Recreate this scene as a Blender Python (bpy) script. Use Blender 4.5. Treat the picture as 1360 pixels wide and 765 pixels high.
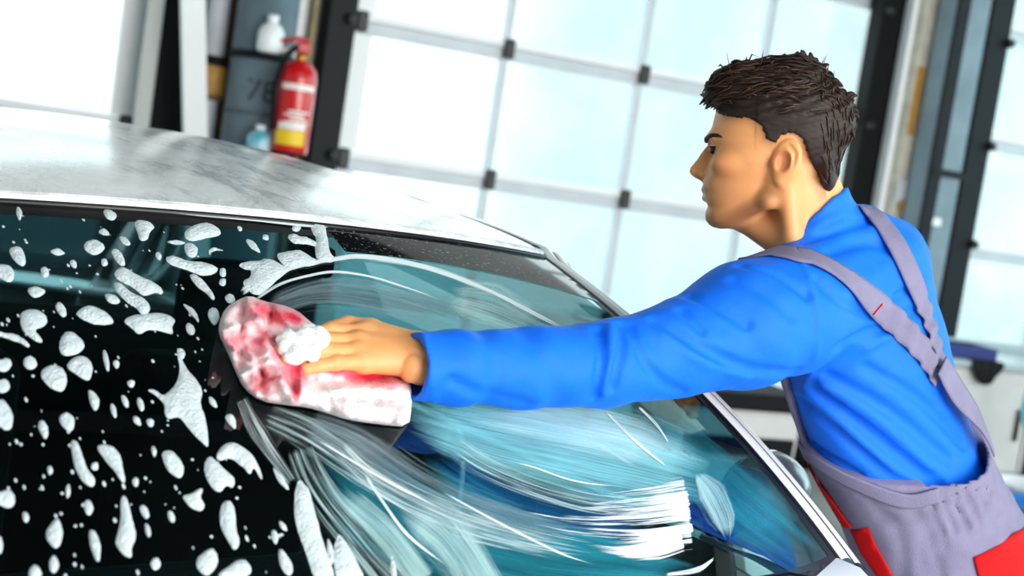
import bpy, bmesh, math, random
import numpy as np
from mathutils import Vector, Matrix
from mathutils.geometry import delaunay_2d_cdt

for o in list(bpy.data.objects):
    bpy.data.objects.remove(o, do_unlink=True)
random.seed(7)
rng = np.random.default_rng(7)
scene = bpy.context.scene
COL = scene.collection

# ------------------------------------------------------------------ camera
FPX, CX, CY = 1800.0, 680.0, 382.5
CAM_H = 1.6
def _cam_axes(yaw, pitch, roll):
    y, p, r = np.radians([yaw, pitch, roll])
    f0 = np.array([np.sin(y), np.cos(y), 0.0]); r0 = np.array([np.cos(y), -np.sin(y), 0.0]); z = np.array([0, 0, 1.0])
    f = f0*np.cos(p) - z*np.sin(p); u0 = f0*np.sin(p) + z*np.cos(p)
    return np.cos(r)*r0 + np.sin(r)*u0, -np.sin(r)*r0 + np.cos(r)*u0, f
CAM_R, CAM_U, CAM_F = _cam_axes(24.0, 5.07, 8.6)
CAM_C = np.array([0.0, 0.0, CAM_H])
cam_data = bpy.data.cameras.new('camera')
cam_data.sensor_width = 36.0
cam_data.lens = FPX*36.0/1360.0
cam_data.clip_start = 0.05
cam_data.dof.use_dof = True
cam_data.dof.focus_distance = 1.9
cam_data.dof.aperture_fstop = 4.0
cam = bpy.data.objects.new('camera', cam_data)
COL.objects.link(cam)
cam.matrix_world = Matrix(((CAM_R[0], CAM_U[0], -CAM_F[0], CAM_C[0]),
                           (CAM_R[1], CAM_U[1], -CAM_F[1], CAM_C[1]),
                           (CAM_R[2], CAM_U[2], -CAM_F[2], CAM_C[2]), (0, 0, 0, 1)))
scene.camera = cam

# ------------------------------------------------------------------ sky, daylight, exposure
scene.view_settings.view_transform = 'Standard'
scene.view_settings.look = 'None'
scene.view_settings.exposure = 0.0
scene.view_settings.gamma = 1.0
scene.view_settings.use_curve_mapping = False
scene.cycles.use_denoising = True
scene.cycles.max_bounces = 8
scene.cycles.transparent_max_bounces = 24
scene.cycles.caustics_reflective = False
scene.cycles.caustics_refractive = False
world = bpy.data.worlds.new('sky'); scene.world = world
world.use_nodes = True
wb = world.node_tree.nodes['Background']
wb.inputs[0].default_value = (0.80, 0.97, 1.0, 1)
wb.inputs[1].default_value = 1.15

def area_light(name, loc, target, sx, sy, radiance, color):
    d = bpy.data.lights.new(name, 'AREA'); d.shape = 'RECTANGLE'; d.size = sx; d.size_y = sy
    d.energy = radiance*math.pi*sx*sy; d.color = color
    o = bpy.data.objects.new(name, d); COL.objects.link(o)
    o.location = loc
    o.rotation_euler = (Vector(target) - Vector(loc)).to_track_quat('-Z', 'Y').to_euler()
    return o
# daylight entering through the big glazed doors behind the camera, and on the right
area_light('daylight_front_doors', (4.0, -4.6, 2.2), (4.0, 7, 2.2), 7.4, 4.2, 10.2, (1.0, 0.97, 0.93))
area_light('daylight_back_doors', (3.0, 7.75, 2.2), (3.0, 0, 2.0), 12.0, 4.0, 1.5, (0.94, 0.99, 1.0))
area_light('daylight_right_windows', (10.35, 2.0, 3.2), (0, 2.0, 3.0), 9.0, 4.6, 3.0, (0.62, 0.94, 1.0))

area_light('added_top_fill', (1.5, -2.0, 6.35), (1.5, -2.0, 0), 9.0, 2.6, 2.6, (0.97, 0.99, 1.0))  # added top fill that brightens the car roof and other upward faces

# ------------------------------------------------------------------ helpers
def ray(x, y): return CAM_F + CAM_R*((x - CX)/FPX) - CAM_U*((y - CY)/FPX)
def at(x, y, d): return CAM_C + ray(x, y)*d
def on_y(x, y, yy):
    r = ray(x, y); return CAM_C + r*((yy - CAM_C[1])/r[1])
def on_z(x, y, zz):
    r = ray(x, y); return CAM_C + r*((zz - CAM_C[2])/r[2])
def proj(P):
    v = np.asarray(P, float) - CAM_C; d = v@CAM_F
    return np.stack([CX + FPX*(v@CAM_R)/d, CY - FPX*(v@CAM_U)/d, d], -1)

def srgb(r, g, b):
    def c(v):
        v /= 255.0
        return v/12.92 if v <= 0.04045 else ((v + 0.055)/1.055)**2.4
    return (c(r), c(g), c(b), 1.0)

class NT:
    def __init__(self, name):
        self.m = bpy.data.materials.new(name); self.m.use_nodes = True
        self.t = self.m.node_tree; self.t.nodes.clear()
        self.out = self.t.nodes.new('ShaderNodeOutputMaterial')
    def n(self, typ, **kw):
        nd = self.t.nodes.new('ShaderNode' + typ)
        for k, v in kw.items():
            if k in nd.inputs.keys(): nd.inputs[k].default_value = v
            else: setattr(nd, k, v)
        return nd
    def l(self, a, b): self.t.links.new(a, b)
    def surf(self, s): self.l(s, self.out.inputs[0])

def mat(name, col, rough=0.5, metal=0.0, noise=0.0, nscale=8.0, bump=0.0, bscale=60.0, coat=0.0, spec=0.5, col2=None, sheen=0.0, emit=0.0, sss=0.0, stretch=None):
    q = NT(name); b = q.n('BsdfPrincipled')
    b.inputs['Base Color'].default_value = col; b.inputs['Roughness'].default_value = rough
    b.inputs['Metallic'].default_value = metal; b.inputs['Coat Weight'].default_value = coat
    b.inputs['Specular IOR Level'].default_value = spec
    b.inputs['Sheen Weight'].default_value = sheen
    b.inputs['Coat Roughness'].default_value = 0.08
    if sss:
        b.inputs['Subsurface Weight'].default_value = sss; b.inputs['Subsurface Radius'].default_value = (0.012, 0.004, 0.002); b.inputs['Subsurface Scale'].default_value = 1.0
    tc = q.n('TexCoord'); src = tc.outputs['Object']
    if stretch:
        mp = q.n('Mapping'); mp.inputs['Scale'].default_value = stretch; q.l(src, mp.inputs[0]); src = mp.outputs[0]
    if noise or col2:
        nz = q.n('TexNoise'); nz.inputs['Scale'].default_value = nscale; nz.inputs['Detail'].default_value = 6
        q.l(src, nz.inputs['Vector'])
        mx = q.n('Mix', data_type='RGBA')
        c2 = col2 if col2 else tuple(max(0, v*(1 - noise)) for v in col[:3]) + (1,)
        rp = q.n('ValToRGB'); rp.color_ramp.elements[0].position = 0.38; rp.color_ramp.elements[1].position = 0.66
        q.l(nz.outputs['Fac'], rp.inputs[0]); q.l(rp.outputs[0], mx.inputs['Factor'])
        mx.inputs['A'].default_value = col; mx.inputs['B'].default_value = c2
        q.l(mx.outputs['Result'], b.inputs['Base Color'])
    if bump:
        nb = q.n('TexNoise'); nb.inputs['Scale'].default_value = bscale; nb.inputs['Detail'].default_value = 5
        q.l(src, nb.inputs['Vector'])
        bp = q.n('Bump'); bp.inputs['Strength'].default_value = bump; bp.inputs['Distance'].default_value = 0.01
        q.l(nb.outputs['Fac'], bp.inputs['Height']); q.l(bp.outputs[0], b.inputs['Normal'])
    q.surf(b.outputs[0])
    return q.m

WLOC = {}          # world position of every object's own origin
def tag(o, label=None, cat=None, group=None, kind=None):
    if label: o['label'] = label
    if cat: o['category'] = cat
    if group: o['group'] = group
    if kind: o['kind'] = kind
    return o
def empty(name, loc=(0, 0, 0), rz=0.0):
    o = bpy.data.objects.new(name, None); COL.objects.link(o)
    o.location = loc; o.rotation_euler = (0, 0, rz); o.empty_display_size = 0.1
    WLOC[o.name] = np.array([float(v) for v in loc])
    return o
def link(name, me, m=None, parent=None, loc=None):
    o = bpy.data.objects.new(name, me); COL.objects.link(o)
    if m is not None and len(me.materials) == 0: me.materials.append(m)
    if parent is not None: o.parent = parent
    if loc is not None: o.location = loc
    return o
def mesh(name, verts, faces, m=None, parent=None, smooth=False, local=True):
    """verts given in world space (or in the parent's own frame when local is False)"""
    v = np.asarray(verts, float)
    off = np.zeros(3)
    if parent is not None and local: off = WLOC[parent.name]
    me = bpy.data.meshes.new(name)
    me.from_pydata((v - off).tolist(), [], [list(map(int, f)) for f in faces]); me.update()
    if smooth: me.polygons.foreach_set('use_smooth', [True]*len(me.polygons))
    o = link(name, me, m, parent)
    WLOC[o.name] = off
    if parent is None:   # put the origin at the mesh's base centre
        c = np.array([(v[:, 0].min() + v[:, 0].max())/2, (v[:, 1].min() + v[:, 1].max())/2, v[:, 2].min()])
        me.transform(Matrix.Translation((-c).tolist())); o.location = c; WLOC[o.name] = c
    return o
def recalc(o):
    bm = bmesh.new(); bm.from_mesh(o.data); bmesh.ops.recalc_face_normals(bm, faces=bm.faces); bm.to_mesh(o.data); bm.free()
    return o
def bevel(o, w=0.004, seg=2):
    b = o.modifiers.new('bevel', 'BEVEL'); b.width = w; b.segments = seg; b.limit_method = 'ANGLE'
    return o
def box_data(x0, x1, y0, y1, z0, z1):
    v = [(x0,y0,z0),(x1,y0,z0),(x1,y1,z0),(x0,y1,z0),(x0,y0,z1),(x1,y0,z1),(x1,y1,z1),(x0,y1,z1)]
    f = [(0,3,2,1),(4,5,6,7),(0,1,5,4),(1,2,6,5),(2,3,7,6),(3,0,4,7)]
    return v, f
def box(name, x0, x1, y0, y1, z0, z1, m, parent=None, bev=0.0, local=True):
    v, f = box_data(min(x0,x1), max(x0,x1), min(y0,y1), max(y0,y1), min(z0,z1), max(z0,z1))
    o = mesh(name, v, f, m, parent, local=local)
    if bev: bevel(o, bev)
    return o
def lathe_data(profile, n=28, cx=0, cy=0, z0=0):
    v, f = [], []
    for r, z in profile:
        for k in range(n):
            a = 2*math.pi*k/n
            v.append((cx + r*math.cos(a), cy + r*math.sin(a), z0 + z))
    m_ = len(profile)
    for i in range(m_ - 1):
        for k in range(n):
            f.append((i*n + k, i*n + (k+1) % n, (i+1)*n + (k+1) % n, (i+1)*n + k))
    f.append(tuple(range(n))[::-1]); f.append(tuple((m_-1)*n + k for k in range(n)))
    return v, f
def lathe(name, profile, m, parent=None, cx=0, cy=0, z0=0, n=28, smooth=True, local=True):
    v, f = lathe_data(profile, n, cx, cy, z0)
    return mesh(name, v, f, m, parent, smooth, local)
def tube_data(pts, r, n=10, flat=None, caps=True):
    pts = np.asarray(pts, float); rs = np.full(len(pts), r) if np.isscalar(r) else np.asarray(r, float)
    t = np.gradient(pts, axis=0); t /= np.linalg.norm(t, axis=1)[:, None] + 1e-12
    ref = np.array([0, 0, 1.0]) if abs(t[0][2]) < 0.9 else np.array([1.0, 0, 0])
    v, f = [], []
    nprev = None
    for i in range(len(pts)):
        a = ref - t[i]*(ref@t[i]) if nprev is None else nprev - t[i]*(nprev@t[i])
        a /= np.linalg.norm(a); nprev = a; b = np.cross(t[i], a)
        for k in range(n):
            an = 2*math.pi*k/n
            v.append(pts[i] + rs[i]*(a*math.cos(an)*(flat or 1.0) + b*math.sin(an)))
    for i in range(len(pts) - 1):
        for k in range(n):
            f.append((i*n + k, i*n + (k+1) % n, (i+1)*n + (k+1) % n, (i+1)*n + k))
    if caps:
        f.append(tuple(range(n))[::-1]); f.append(tuple((len(pts)-1)*n + k for k in range(n)))
    return v, f
def tube(name, pts, r, m, parent=None, n=10, local=True, flat=None):
    v, f = tube_data(pts, r, n, flat)
    return mesh(name, v, f, m, parent, True, local)
def grid_faces(nu, nv, flip=False):
    f = []
    for i in range(nu - 1):
        for j in range(nv - 1):
            q = (i*nv + j, (i+1)*nv + j, (i+1)*nv + j + 1, i*nv + j + 1)
            f.append(q[::-1] if flip else q)
    return f
def spline(pts, n=24, closed=False):
    """Catmull-Rom through the points"""
    p = np.asarray(pts, float)
    if closed: p = np.vstack([p[-1], p, p[0], p[1]])
    else: p = np.vstack([2*p[0] - p[1], p, 2*p[-1] - p[-2]])
    out = []
    segs = len(p) - 3
    per = max(2, int(round(n/segs)))
    for i in range(segs):
        a, b, c, d = p[i:i+4]
        for k in range(per):
            t = k/per
            out.append(0.5*((2*b) + (-a + c)*t + (2*a - 5*b + 4*c - d)*t*t + (-a + 3*b - 3*c + d)*t**3))
    if not closed: out.append(p[-2])
    return np.array(out)
def append_data(acc, vf):
    v, f = vf; n = len(acc[0]); acc[0].extend([tuple(x) for x in v]); acc[1].extend([tuple(i + n for i in q) for q in f])
# ------------------------------------------------------------------ room materials
M_floor = mat('wet_concrete', srgb(176, 178, 176), 0.35, noise=0.25, nscale=2.5, bump=0.15, bscale=30)
M_wall = mat('white_plaster', srgb(205, 205, 203), 0.8, noise=0.08, nscale=3)
M_ceil = mat('dark_ceiling_sheet', srgb(38, 40, 44), 0.9, noise=0.3, nscale=1.5)
M_beam = mat('dark_painted_beam', srgb(40, 44, 50), 0.7)
M_alu = mat('door_rail_aluminium', srgb(196, 202, 208), 0.5, metal=0.1, noise=0.1, nscale=6)
M_hinge = mat('black_hinge', srgb(22, 24, 28), 0.5)
M_post = mat('dark_track_steel', srgb(17, 20, 26), 0.6, noise=0.3, nscale=12, spec=.25)
M_white = mat('white_enamel', srgb(238, 240, 242), 0.45)
M_cream = mat('cream_casing', srgb(205, 198, 182), 0.6, noise=0.25, nscale=10)
M_brown = mat('brown_primer_edge', srgb(112, 84, 62), 0.7, noise=0.3, nscale=14)
M_bluegrey = mat('blue_grey_painted_steel', srgb(120, 140, 152), 0.45, noise=0.25, nscale=5)
M_black = mat('black_rubber', srgb(9, 10, 12), 0.7, spec=.2)
M_ochre = mat('ochre_tape', srgb(190, 140, 62), 0.6, noise=0.2, nscale=20)

q = NT('frosted_pane'); tr = q.n('BsdfTransparent'); tr.inputs[0].default_value = (0.93, 0.985, 0.985, 1)
gl = q.n('BsdfGlossy'); gl.inputs['Roughness'].default_value = 0.15; gl.inputs['Color'].default_value = (1, 1, 1, 1)
nz = q.n('TexNoise'); nz.inputs['Scale'].default_value = 1.7; nz.inputs['Detail'].default_value = 3
tcn = q.n('TexCoord'); q.l(tcn.outputs['Object'], nz.inputs['Vector'])
rp = q.n('ValToRGB'); rp.color_ramp.elements[0].color = (0.9, 0.97, 0.965, 1); rp.color_ramp.elements[1].color = (0.97, 1, 1, 1)
rp.color_ramp.elements[0].position = 0.4; rp.color_ramp.elements[1].position = 0.6
q.l(nz.outputs['Fac'], rp.inputs[0]); q.l(rp.outputs[0], tr.inputs[0])
mx = q.n('MixShader'); mx.inputs[0].default_value = 0.04; q.l(tr.outputs[0], mx.inputs[1]); q.l(gl.outputs[0], mx.inputs[2])
q.surf(mx.outputs[0]); M_pane = q.m

YB = 7.0                       # inner face of the back wall
CEIL = 6.0
XL, XR, YF = -6.0, 9.8, -4.2
def struct(o): o['kind'] = 'structure'; return o
struct(box('floor', XL - .3, XR + .3, YF - .3, YB + .3, -0.2, 0.0, M_floor))
cl = empty('ceiling', (2, 1, CEIL)); struct(cl)
# ceiling deck with a skylight opening
SKX0, SKX1, SKY0, SKY1 = 3.3, 5.6, 4.7, 6.5
SFX0, SFX1, SFY0, SFY1 = -3.1, 6.1, -3.4, -.6  # unseen front skylight bay, added to let the top fill in
for a in ((XL - .3, SKX0, SFY1, YB + .3), (SKX1, XR + .3, SFY1, YB + .3), (SKX0, SKX1, SFY1, SKY0), (SKX0, SKX1, SKY1, YB + .3),
          (XL - .3, SFX0, YF - .3, SFY1), (SFX1, XR + .3, YF - .3, SFY1), (SFX0, SFX1, YF - .3, SFY0)):
    box('deck_panel', a[0], a[1], a[2], a[3], CEIL, CEIL + .2, M_ceil, cl)
for k in range(6):
    xs0 = SFX0 + k*(SFX1 - SFX0)/6
    box('unseen_skylight_pane', xs0 + .03, xs0 + (SFX1 - SFX0)/6 - .03, SFY0, SFY1, CEIL + .08, CEIL + .10, M_pane, cl)
    box('added_skylight_bar', xs0 - .03, xs0 + .03, SFY0, SFY1, CEIL + .02, CEIL + .14, M_alu, cl)
box('unseen_skylight_pane', SKX0, SKX1, SKY0, SKY1, CEIL + .08, CEIL + .10, M_pane, cl)
for yy in (-3.6, -0.4, 2.2, 4.5):
    box('roof_beam', XL, XR, yy - .09, yy + .09, CEIL - .36, CEIL, M_beam, cl)
struct(box('wall_left', XL - .3, XL, YF - .3, YB + .3, 0, CEIL, M_wall))

def wall_with_openings(name, axis, pos, lo, hi, opens, z_top, thick, m):
    """a wall of solid piers, sills and lintels round its openings; axis 'x' runs along x at y = pos"""
    root = empty(name, ((lo + hi)/2, pos, 0) if axis == 'x' else (pos, (lo + hi)/2, 0)); struct(root)
    def piece(n, a, b, z0, z1):
        if b - a < 1e-3 or z1 - z0 < 1e-3: return
        if axis == 'x': box(n, a, b, pos, pos + thick, z0, z1, m, root)
        else: box(n, pos, pos + thick, a, b, z0, z1, m, root)
    cur = lo
    for a, b, z0, z1 in opens:
        piece('pier', cur, a, 0, z_top); piece('sill', a, b, 0, z0); piece('lintel', a, b, z1, z_top); cur = b
    piece('pier', cur, hi, 0, z_top)
    return root
RAILS = [0.07, 0.79, 1.51, 2.235, 2.95, 3.67]
D0 = (-2.55, 1.0); D1 = (1.97, 5.44); D2 = (6.12, 9.6)
wall_with_openings('wall_back', 'x', YB + .02, XL, XR, [(D0[0], D0[1], 0, 3.72), (D1[0], D1[1], 0, 3.72), (D2[0], D2[1], 0, 3.72)], CEIL, .28, M_wall)

def glazed_door(name, x0, x1, xs, y, face=1):
    """sectional door of glazed panels: rails, stiles, panes and hinges are all single pieces"""
    root = empty(name, ((x0 + x1)/2, y, 0)); struct(root)
    dy = 0.04*face
    for z in RAILS:
        h = 0.062 if z > 0.1 else 0.07
        bevel(box('rail', x0, x1, y - dy, y + dy, z - h, z + h*.1, M_alu, root), .006)
        box('rail_lip', x0, x1, y - dy*1.35, y + dy*.6, z + h*.1 + .002, z + h*.75, M_white, root)
    for i, x in enumerate(xs):
        w = 0.075 if i in (0, len(xs) - 1) else 0.017
        for k in range(len(RAILS) - 1):
            box('stile', x - w, x + w, y - .03, y + .03, RAILS[k] + .05, RAILS[k+1] - .063, M_white if w > .05 else M_alu, root)
    for z in RAILS[1:-1]:
        for i, x in enumerate(xs):
            v, f = box_data(x - .032, x + .032, y - dy*2.0, y - dy*1.36, z - .055, z + .055)
            bevel(mesh('hinge', v, f, M_hinge, root), .012)
    for k in range(len(RAILS) - 1):
        for i in range(len(xs) - 1):
            box('pane', xs[i] + .01, xs[i+1] - .01, y + .002, y + .012, RAILS[k] + .02, RAILS[k+1] - .04, M_pane, root)
    return root
glazed_door('door_1', D0[0], D0[1], [-2.5, -1.66, -0.8, 0.06, 0.9], YB + .05)
glazed_door('door_2', D1[0], D1[1], [2.03, 2.88, 3.737, 4.56, 5.38], YB + .05)
glazed_door('door_3', D2[0], D2[1], [6.2, 7.03, 7.87, 8.7, 9.52], YB + .05)

# right wall with tall windows, front wall with glazed doors (both outside the frame, they light the hall)
wall_with_openings('wall_right', 'y', XR, YF, YB, [(-2.4, 6.4, 0.95, 5.6)], CEIL, .3, M_wall)
wr = empty('window_1', (XR + .1, 2.0, .95)); struct(wr)
for k in range(9):
    y = -2.4 + k*1.1
    box('mullion', XR + .05, XR + .13, y - .03, y + .03, .95, 5.6, M_alu, wr)
for z in (0.99, 2.2, 3.4, 4.5, 5.56):
    box('transom', XR + .06, XR + .12, -2.4, 6.4, z - .04, z + .04, M_alu, wr)
for k in range(8):
    y = -2.4 + k*1.1
    for z0, z1 in ((1.03, 2.16), (2.24, 3.36), (3.44, 4.46), (4.54, 5.52)):
        box('pane', XR + .085, XR + .095, y + .03, y + 1.07, z0, z1, M_pane, wr)
wall_with_openings('wall_front', 'x', YF - .3, XL, XR, [(0.2, 7.8, 0.0, 4.4)], CEIL, .3, M_wall)
wf = empty('window_2', (4.0, YF - .15, 0)); struct(wf)
for k in range(10):
    x = 0.2 + k*7.6/9
    box('mullion', x - .04, x + .04, YF - .2, YF - .1, 0, 4.4, M_alu, wf)
for z in (.05, 1.3, 2.6, 4.36):
    box('transom', 0.2, 7.8, YF - .19, YF - .11, z - .04, z + .04, M_alu, wf)

# ------------------------------------------------------------------ posts and pipes beside the doors
def X(px, py, y): return float(on_y(px, py, y)[0])
def Zp(px, py, y): return float(on_y(px, py, y)[2])
def upright(name, x0, x1, y0, y1, z1, m, label, cat, extra=None):
    r = empty(name, ((x0 + x1)/2, (y0 + y1)/2, 0)); tag(r, label, cat)
    bevel(box('post_body', x0, x1, y0, y1, 0.006, z1, m, r), .01)
    box('base_plate', x0, x1, y0, y1, 0.0, 0.005, M_post, r)
    if extra: extra(r)
    return r
def bolts(x, y, zs, m=None):
    def fn(r):
        for z in zs:
            v, f = lathe_data([(.012, 0), (.03, .002), (.03, .03), (.02, .045)], 12)
            v = [(x + a, y - c, z + b) for a, b, c in v]
            mesh('roller_bracket', v, f, m or M_hinge, r, True)
    return fn
# left cluster
xa = X(200, 80, 6.9); xb = X(240, 80, 6.9)
upright('dark_gap_backing', xa + .02, xb + .05, 6.86, 7.0, 3.9, M_black, 'black strip filling the gap right beside the leftmost bright door', 'post')  # black backing strip filling the dark gap beside the door
upright('narrow_post', X(181, 80, 6.94) + .005, X(205, 80, 6.94), 6.82, 6.845, 3.9, mat('pale_grey_edge', srgb(196, 198, 196), .6), 'thin pale grey edge strip along the leftmost bright door', 'trim')
# a white board leaning against the posts
p0 = on_y(256, 0, 6.62); p1 = on_y(259, 165, 6.62)
dirn = (p1 - p0)/(p0[2] - p1[2])
foot = p1 + dirn*p1[2]; topp = p0 - dirn*0.9
hw = 0.058
v = []
for c in (foot, topp):
    for dx, dy in ((-hw, -.025), (hw, -.025), (hw, .025), (-hw, .025)): v.append((c[0] + dx, c[1] + dy, max(0, c[2])))
o = mesh('leaning_board', v, [(0,3,2,1),(4,5,6,7),(0,1,5,4),(1,2,6,5),(2,3,7,6),(3,0,4,7)], M_white)
bevel(o, .006); tag(o, 'plain white board leaning upright left of the grey cylindrical column', 'board')

M_lav = mat('pale_grey_conduit', srgb(196, 198, 206), 0.5, noise=0.1, nscale=8)
cxs = X(285, 60, 6.8)
pp = empty('downpipe', (cxs, 6.82, 0)); tag(pp, 'pale grey downpipe with ochre and black sleeve behind the leaning white board', 'pipe')
lathe('pipe', [(.055, 0.0), (.055, 4.2)], M_lav, pp, cxs, 6.82, 0)
zs = Zp(290, 108, 6.8)
lathe('sleeve', [(.066, -.07), (.068, -.065), (.068, .065), (.066, .07)], M_ochre, pp, cxs + .01, 6.82, zs)
lathe('clamp', [(.058, .072), (.075, .075), (.075, .118), (.058, .12)], M_black, pp, cxs + .01, 6.82, zs)
lathe('clamp', [(.058, -.098), (.073, -.096), (.073, -.074), (.058, -.072)], M_brown, pp, cxs + .01, 6.82, zs)
xa = X(303, 60, 6.9)
upright('rusty_angle_post', xa, xa + .10, 6.9, 6.99, 4.0, M_brown, 'brown rusty angle post between pale downpipe and grey column', 'post')

# cylindrical grey column with dark straps, number and things hanging on it
colx = X(349, 90, 6.62); colr = 0.148
ry = 6.66
cr = empty('round_column', (colx, ry, 0)); tag(cr, 'blue-grey cylindrical column with dark straps beside the red extinguisher', 'column')
lathe('shaft', [(colr + .04, 0), (colr + .04, .04), (colr, .05), (colr, 5.6)], M_bluegrey, cr, colx, ry, 0, 40)
zs1 = Zp(345, 73, ry - colr); zs2 = Zp(338, 150, ry - colr)
lathe('strap', [(colr, -.02), (colr + .006, -.018), (colr + .006, .018), (colr, .02)], M_post, cr, colx, ry, zs1, 40)
lathe('strap', [(colr, -.012), (colr + .004, -.01), (colr + .004, .01), (colr, .012)], mat('grey_strap', srgb(82, 98, 108), .5), cr, colx, ry, zs2, 40)
# stencilled number on the column, bent to its surface
def bent_text(txt, size, m, parent, cx, cy, r, ang, z):
    cu = bpy.data.curves.new('stencil', 'FONT'); cu.body = txt; cu.size = size; cu.align_x = 'CENTER'; cu.extrude = .001; cu.resolution_u = 3
    to = bpy.data.objects.new('stencil_tmp', cu); COL.objects.link(to)
    dg = bpy.context.evaluated_depsgraph_get(); dg.update()
    me = bpy.data.meshes.new_from_object(to.evaluated_get(dg)); bpy.data.objects.remove(to, do_unlink=True)
    off = WLOC[parent.name]
    for v in me.vertices:
        a = ang + v.co.x/r
        rr = r + .0015 + v.co.z
        p = np.array([cx + rr*math.cos(a), cy + rr*math.sin(a), z + v.co.y]) - off
        v.co = p
    return link('stencil', me, m, parent)
angc = math.atan2(-ry, -colx)
bent_text('78', .15, mat('dark_stencil_paint', srgb(46, 54, 62), .7), cr, colx, ry, colr, angc + .12, Zp(352, 136, ry - colr))

def bottle(name, px, py0, py1, yy, rad, mb, mc, label, hang=True):
    c = on_y(px, py1, yy); h = float(on_y(px + (py1 - py0)*.15, py0, yy)[2] - c[2])
    r = empty(name, (c[0], c[1], c[2])); tag(r, label, 'bottle')
    lathe('bottle_body', [(rad*.8, 0), (rad, .015), (rad*1.0, h*.55), (rad*.7, h*.72), (rad*.35, h*.8), (rad*.35, h*.84)], mb, r, c[0], c[1], c[2], 20)
    lathe('cap', [(rad*.42, h*.84), (rad*.45, h*.86), (rad*.42, h)], mc, r, c[0], c[1], c[2], 16)
    if hang:
        tube('hanger', [(c[0], c[1], c[2] + h*.82), (c[0] + .0, c[1] + .04, c[2] + h*.9), (c[0] + .02, c[1] + .09, c[2] + h*.95)], .004, M_post, r, 6)
    return r
M_bw = mat('white_plastic', srgb(244, 247, 250), .4); M_bt = mat('teal_plastic', srgb(70, 176, 200), .35, col2=srgb(210, 235, 240), nscale=9)
bottle('hanging_bottle', 357, 20, 70, ry - colr - .075, .062, M_bw, M_bw, 'white plastic bottle hanging high on the blue-grey column')
sb_ = on_y(342, 203, ry - colr - .09)
sh = empty('column_shelf', (sb_[0], ry - colr - .09, sb_[2] - .03)); tag(sh, 'small steel shelf bracket on the column carrying the teal bottle', 'shelf')
box('shelf_plate', sb_[0] - .1, sb_[0] + .1, ry - colr - .17, ry - colr + .02, sb_[2] - .02, sb_[2], M_post, sh)
box('bracket', sb_[0] - .012, sb_[0] + .012, ry - colr - .12, ry - colr + .02, sb_[2] - .14, sb_[2] - .021, M_post, sh)
bottle('cleaner_bottle', 342, 166, 203, ry - colr - .09, .06, M_bt, M_bw, 'teal and white cleaner bottle low on the blue-grey column', hang=False)

# pale and yellowish strips behind the extinguisher
xa = X(389, 20, 6.95)
upright('white_wall_strip', xa, X(411, 20, 6.95), 6.93, 6.995, 4.2, M_white, 'white vertical strip above the red extinguisher valve', 'trim')
xa = X(412, 40, 6.9)
upright('yellowish_strip', xa - .012, xa + .022, 6.86, 6.925, 4.2, mat('yellowed_paint', srgb(150, 138, 98), .6, noise=.3, nscale=12), 'thin yellowish strip between white strip and dark door post', 'trim')
xa = X(430, 100, 6.85); xb = X(457, 100, 6.85)
upright('dark_door_post', xa - .025, xb + .02, 6.82, 6.99, 4.0, M_post, 'dark blue-black door post right behind the red fire extinguisher', 'post', bolts(xb - .02, 6.82, [Zp(462, 25, 6.82), Zp(436, 205, 6.82)]))

# fire extinguisher
ex = X(392, 135, 6.38); ey = 6.38; ez = Zp(385, 204, 6.38); er = 0.088
fe = empty('fire_extinguisher', (ex, ey, ez)); tag(fe, 'red fire extinguisher with yellow and white labels hung on the dark post', 'fire extinguisher')
eh = Zp(398, 80, 6.38) - ez
M_red = mat('extinguisher_red', srgb(206, 14, 22), .3, coat=.4)
# it hangs tilted with the picture's lean: slightly off plumb
lathe('cylinder', [(.02, .0), (er*.92, .0), (er, .012), (er, eh - .09), (er*.93, eh - .05), (er*.7, eh - .018), (er*.35, eh)], M_red, fe, ex, ey, ez, 32)
lathe('foot_ring', [(er*.9, -.012), (er*.97, -.01), (er*.97, .01), (er*.9, .012)], M_black, fe, ex, ey, ez - .001, 32)
M_lab = mat('label_white', srgb(246, 238, 232), .5); M_yel = mat('label_yellow', srgb(246, 206, 20), .5)
def band(name, z0, z1, m, a0, a1, rad=er + .0012):
    v, n = [], 18
    for z in (z0, z1):
        for k in range(n + 1):
            a = a0 + (a1 - a0)*k/n; v.append((ex + rad*math.cos(a), ey + rad*math.sin(a), z))
    for z in (z0, z1):
        for k in range(n + 1):
            a = a0 + (a1 - a0)*k/n; v.append((ex + (rad - .001)*math.cos(a), ey + (rad - .001)*math.sin(a), z))
    f = [(k, k+1, n+2+k, n+1+k) for k in range(n)]
    return mesh(name, v[:2*(n+1)], f, m, fe, True)
ca = math.atan2(-ey, -ex)
def ezp(py): return Zp(392, py, ey - er)
band('white_band', ezp(119), ezp(111), M_lab, ca - .9, ca + 1.1)
for k, (a, b) in enumerate(((ca - .3, ca + .9), (ca - .5, ca + .6), (ca - .2, ca + .8), (ca - .5, ca + .9))):
    band('print_line', ezp(150 + k*5) , ezp(147 + k*5), M_lab, a, b)
band('white_label', ezp(173), ezp(164), M_lab, ca - .8, ca + .8)
band('yellow_label', ezp(194), ezp(174), M_yel, ca - .9, ca + .8)
zt_ = ez + eh
lathe('valve_neck', [(.022, -.01), (.028, 0), (.028, .03), (.02, .035), (.02, .06)], mat('brass', srgb(190, 120, 50), .35, metal=.7), fe, ex, ey, zt_, 16)
M_red2 = mat('valve_red', srgb(196, 40, 50), .4)
bevel(box('valve_block', ex - .03, ex + .035, ey - .025, ey + .025, zt_ + .035, zt_ + .085, M_red2, fe), .008)
tube('lever', [(ex + .03, ey, zt_ + .09), (ex - .02, ey, zt_ + .1), (ex - .1, ey, zt_ + .075)], .011, M_red2, fe, 8)
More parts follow.
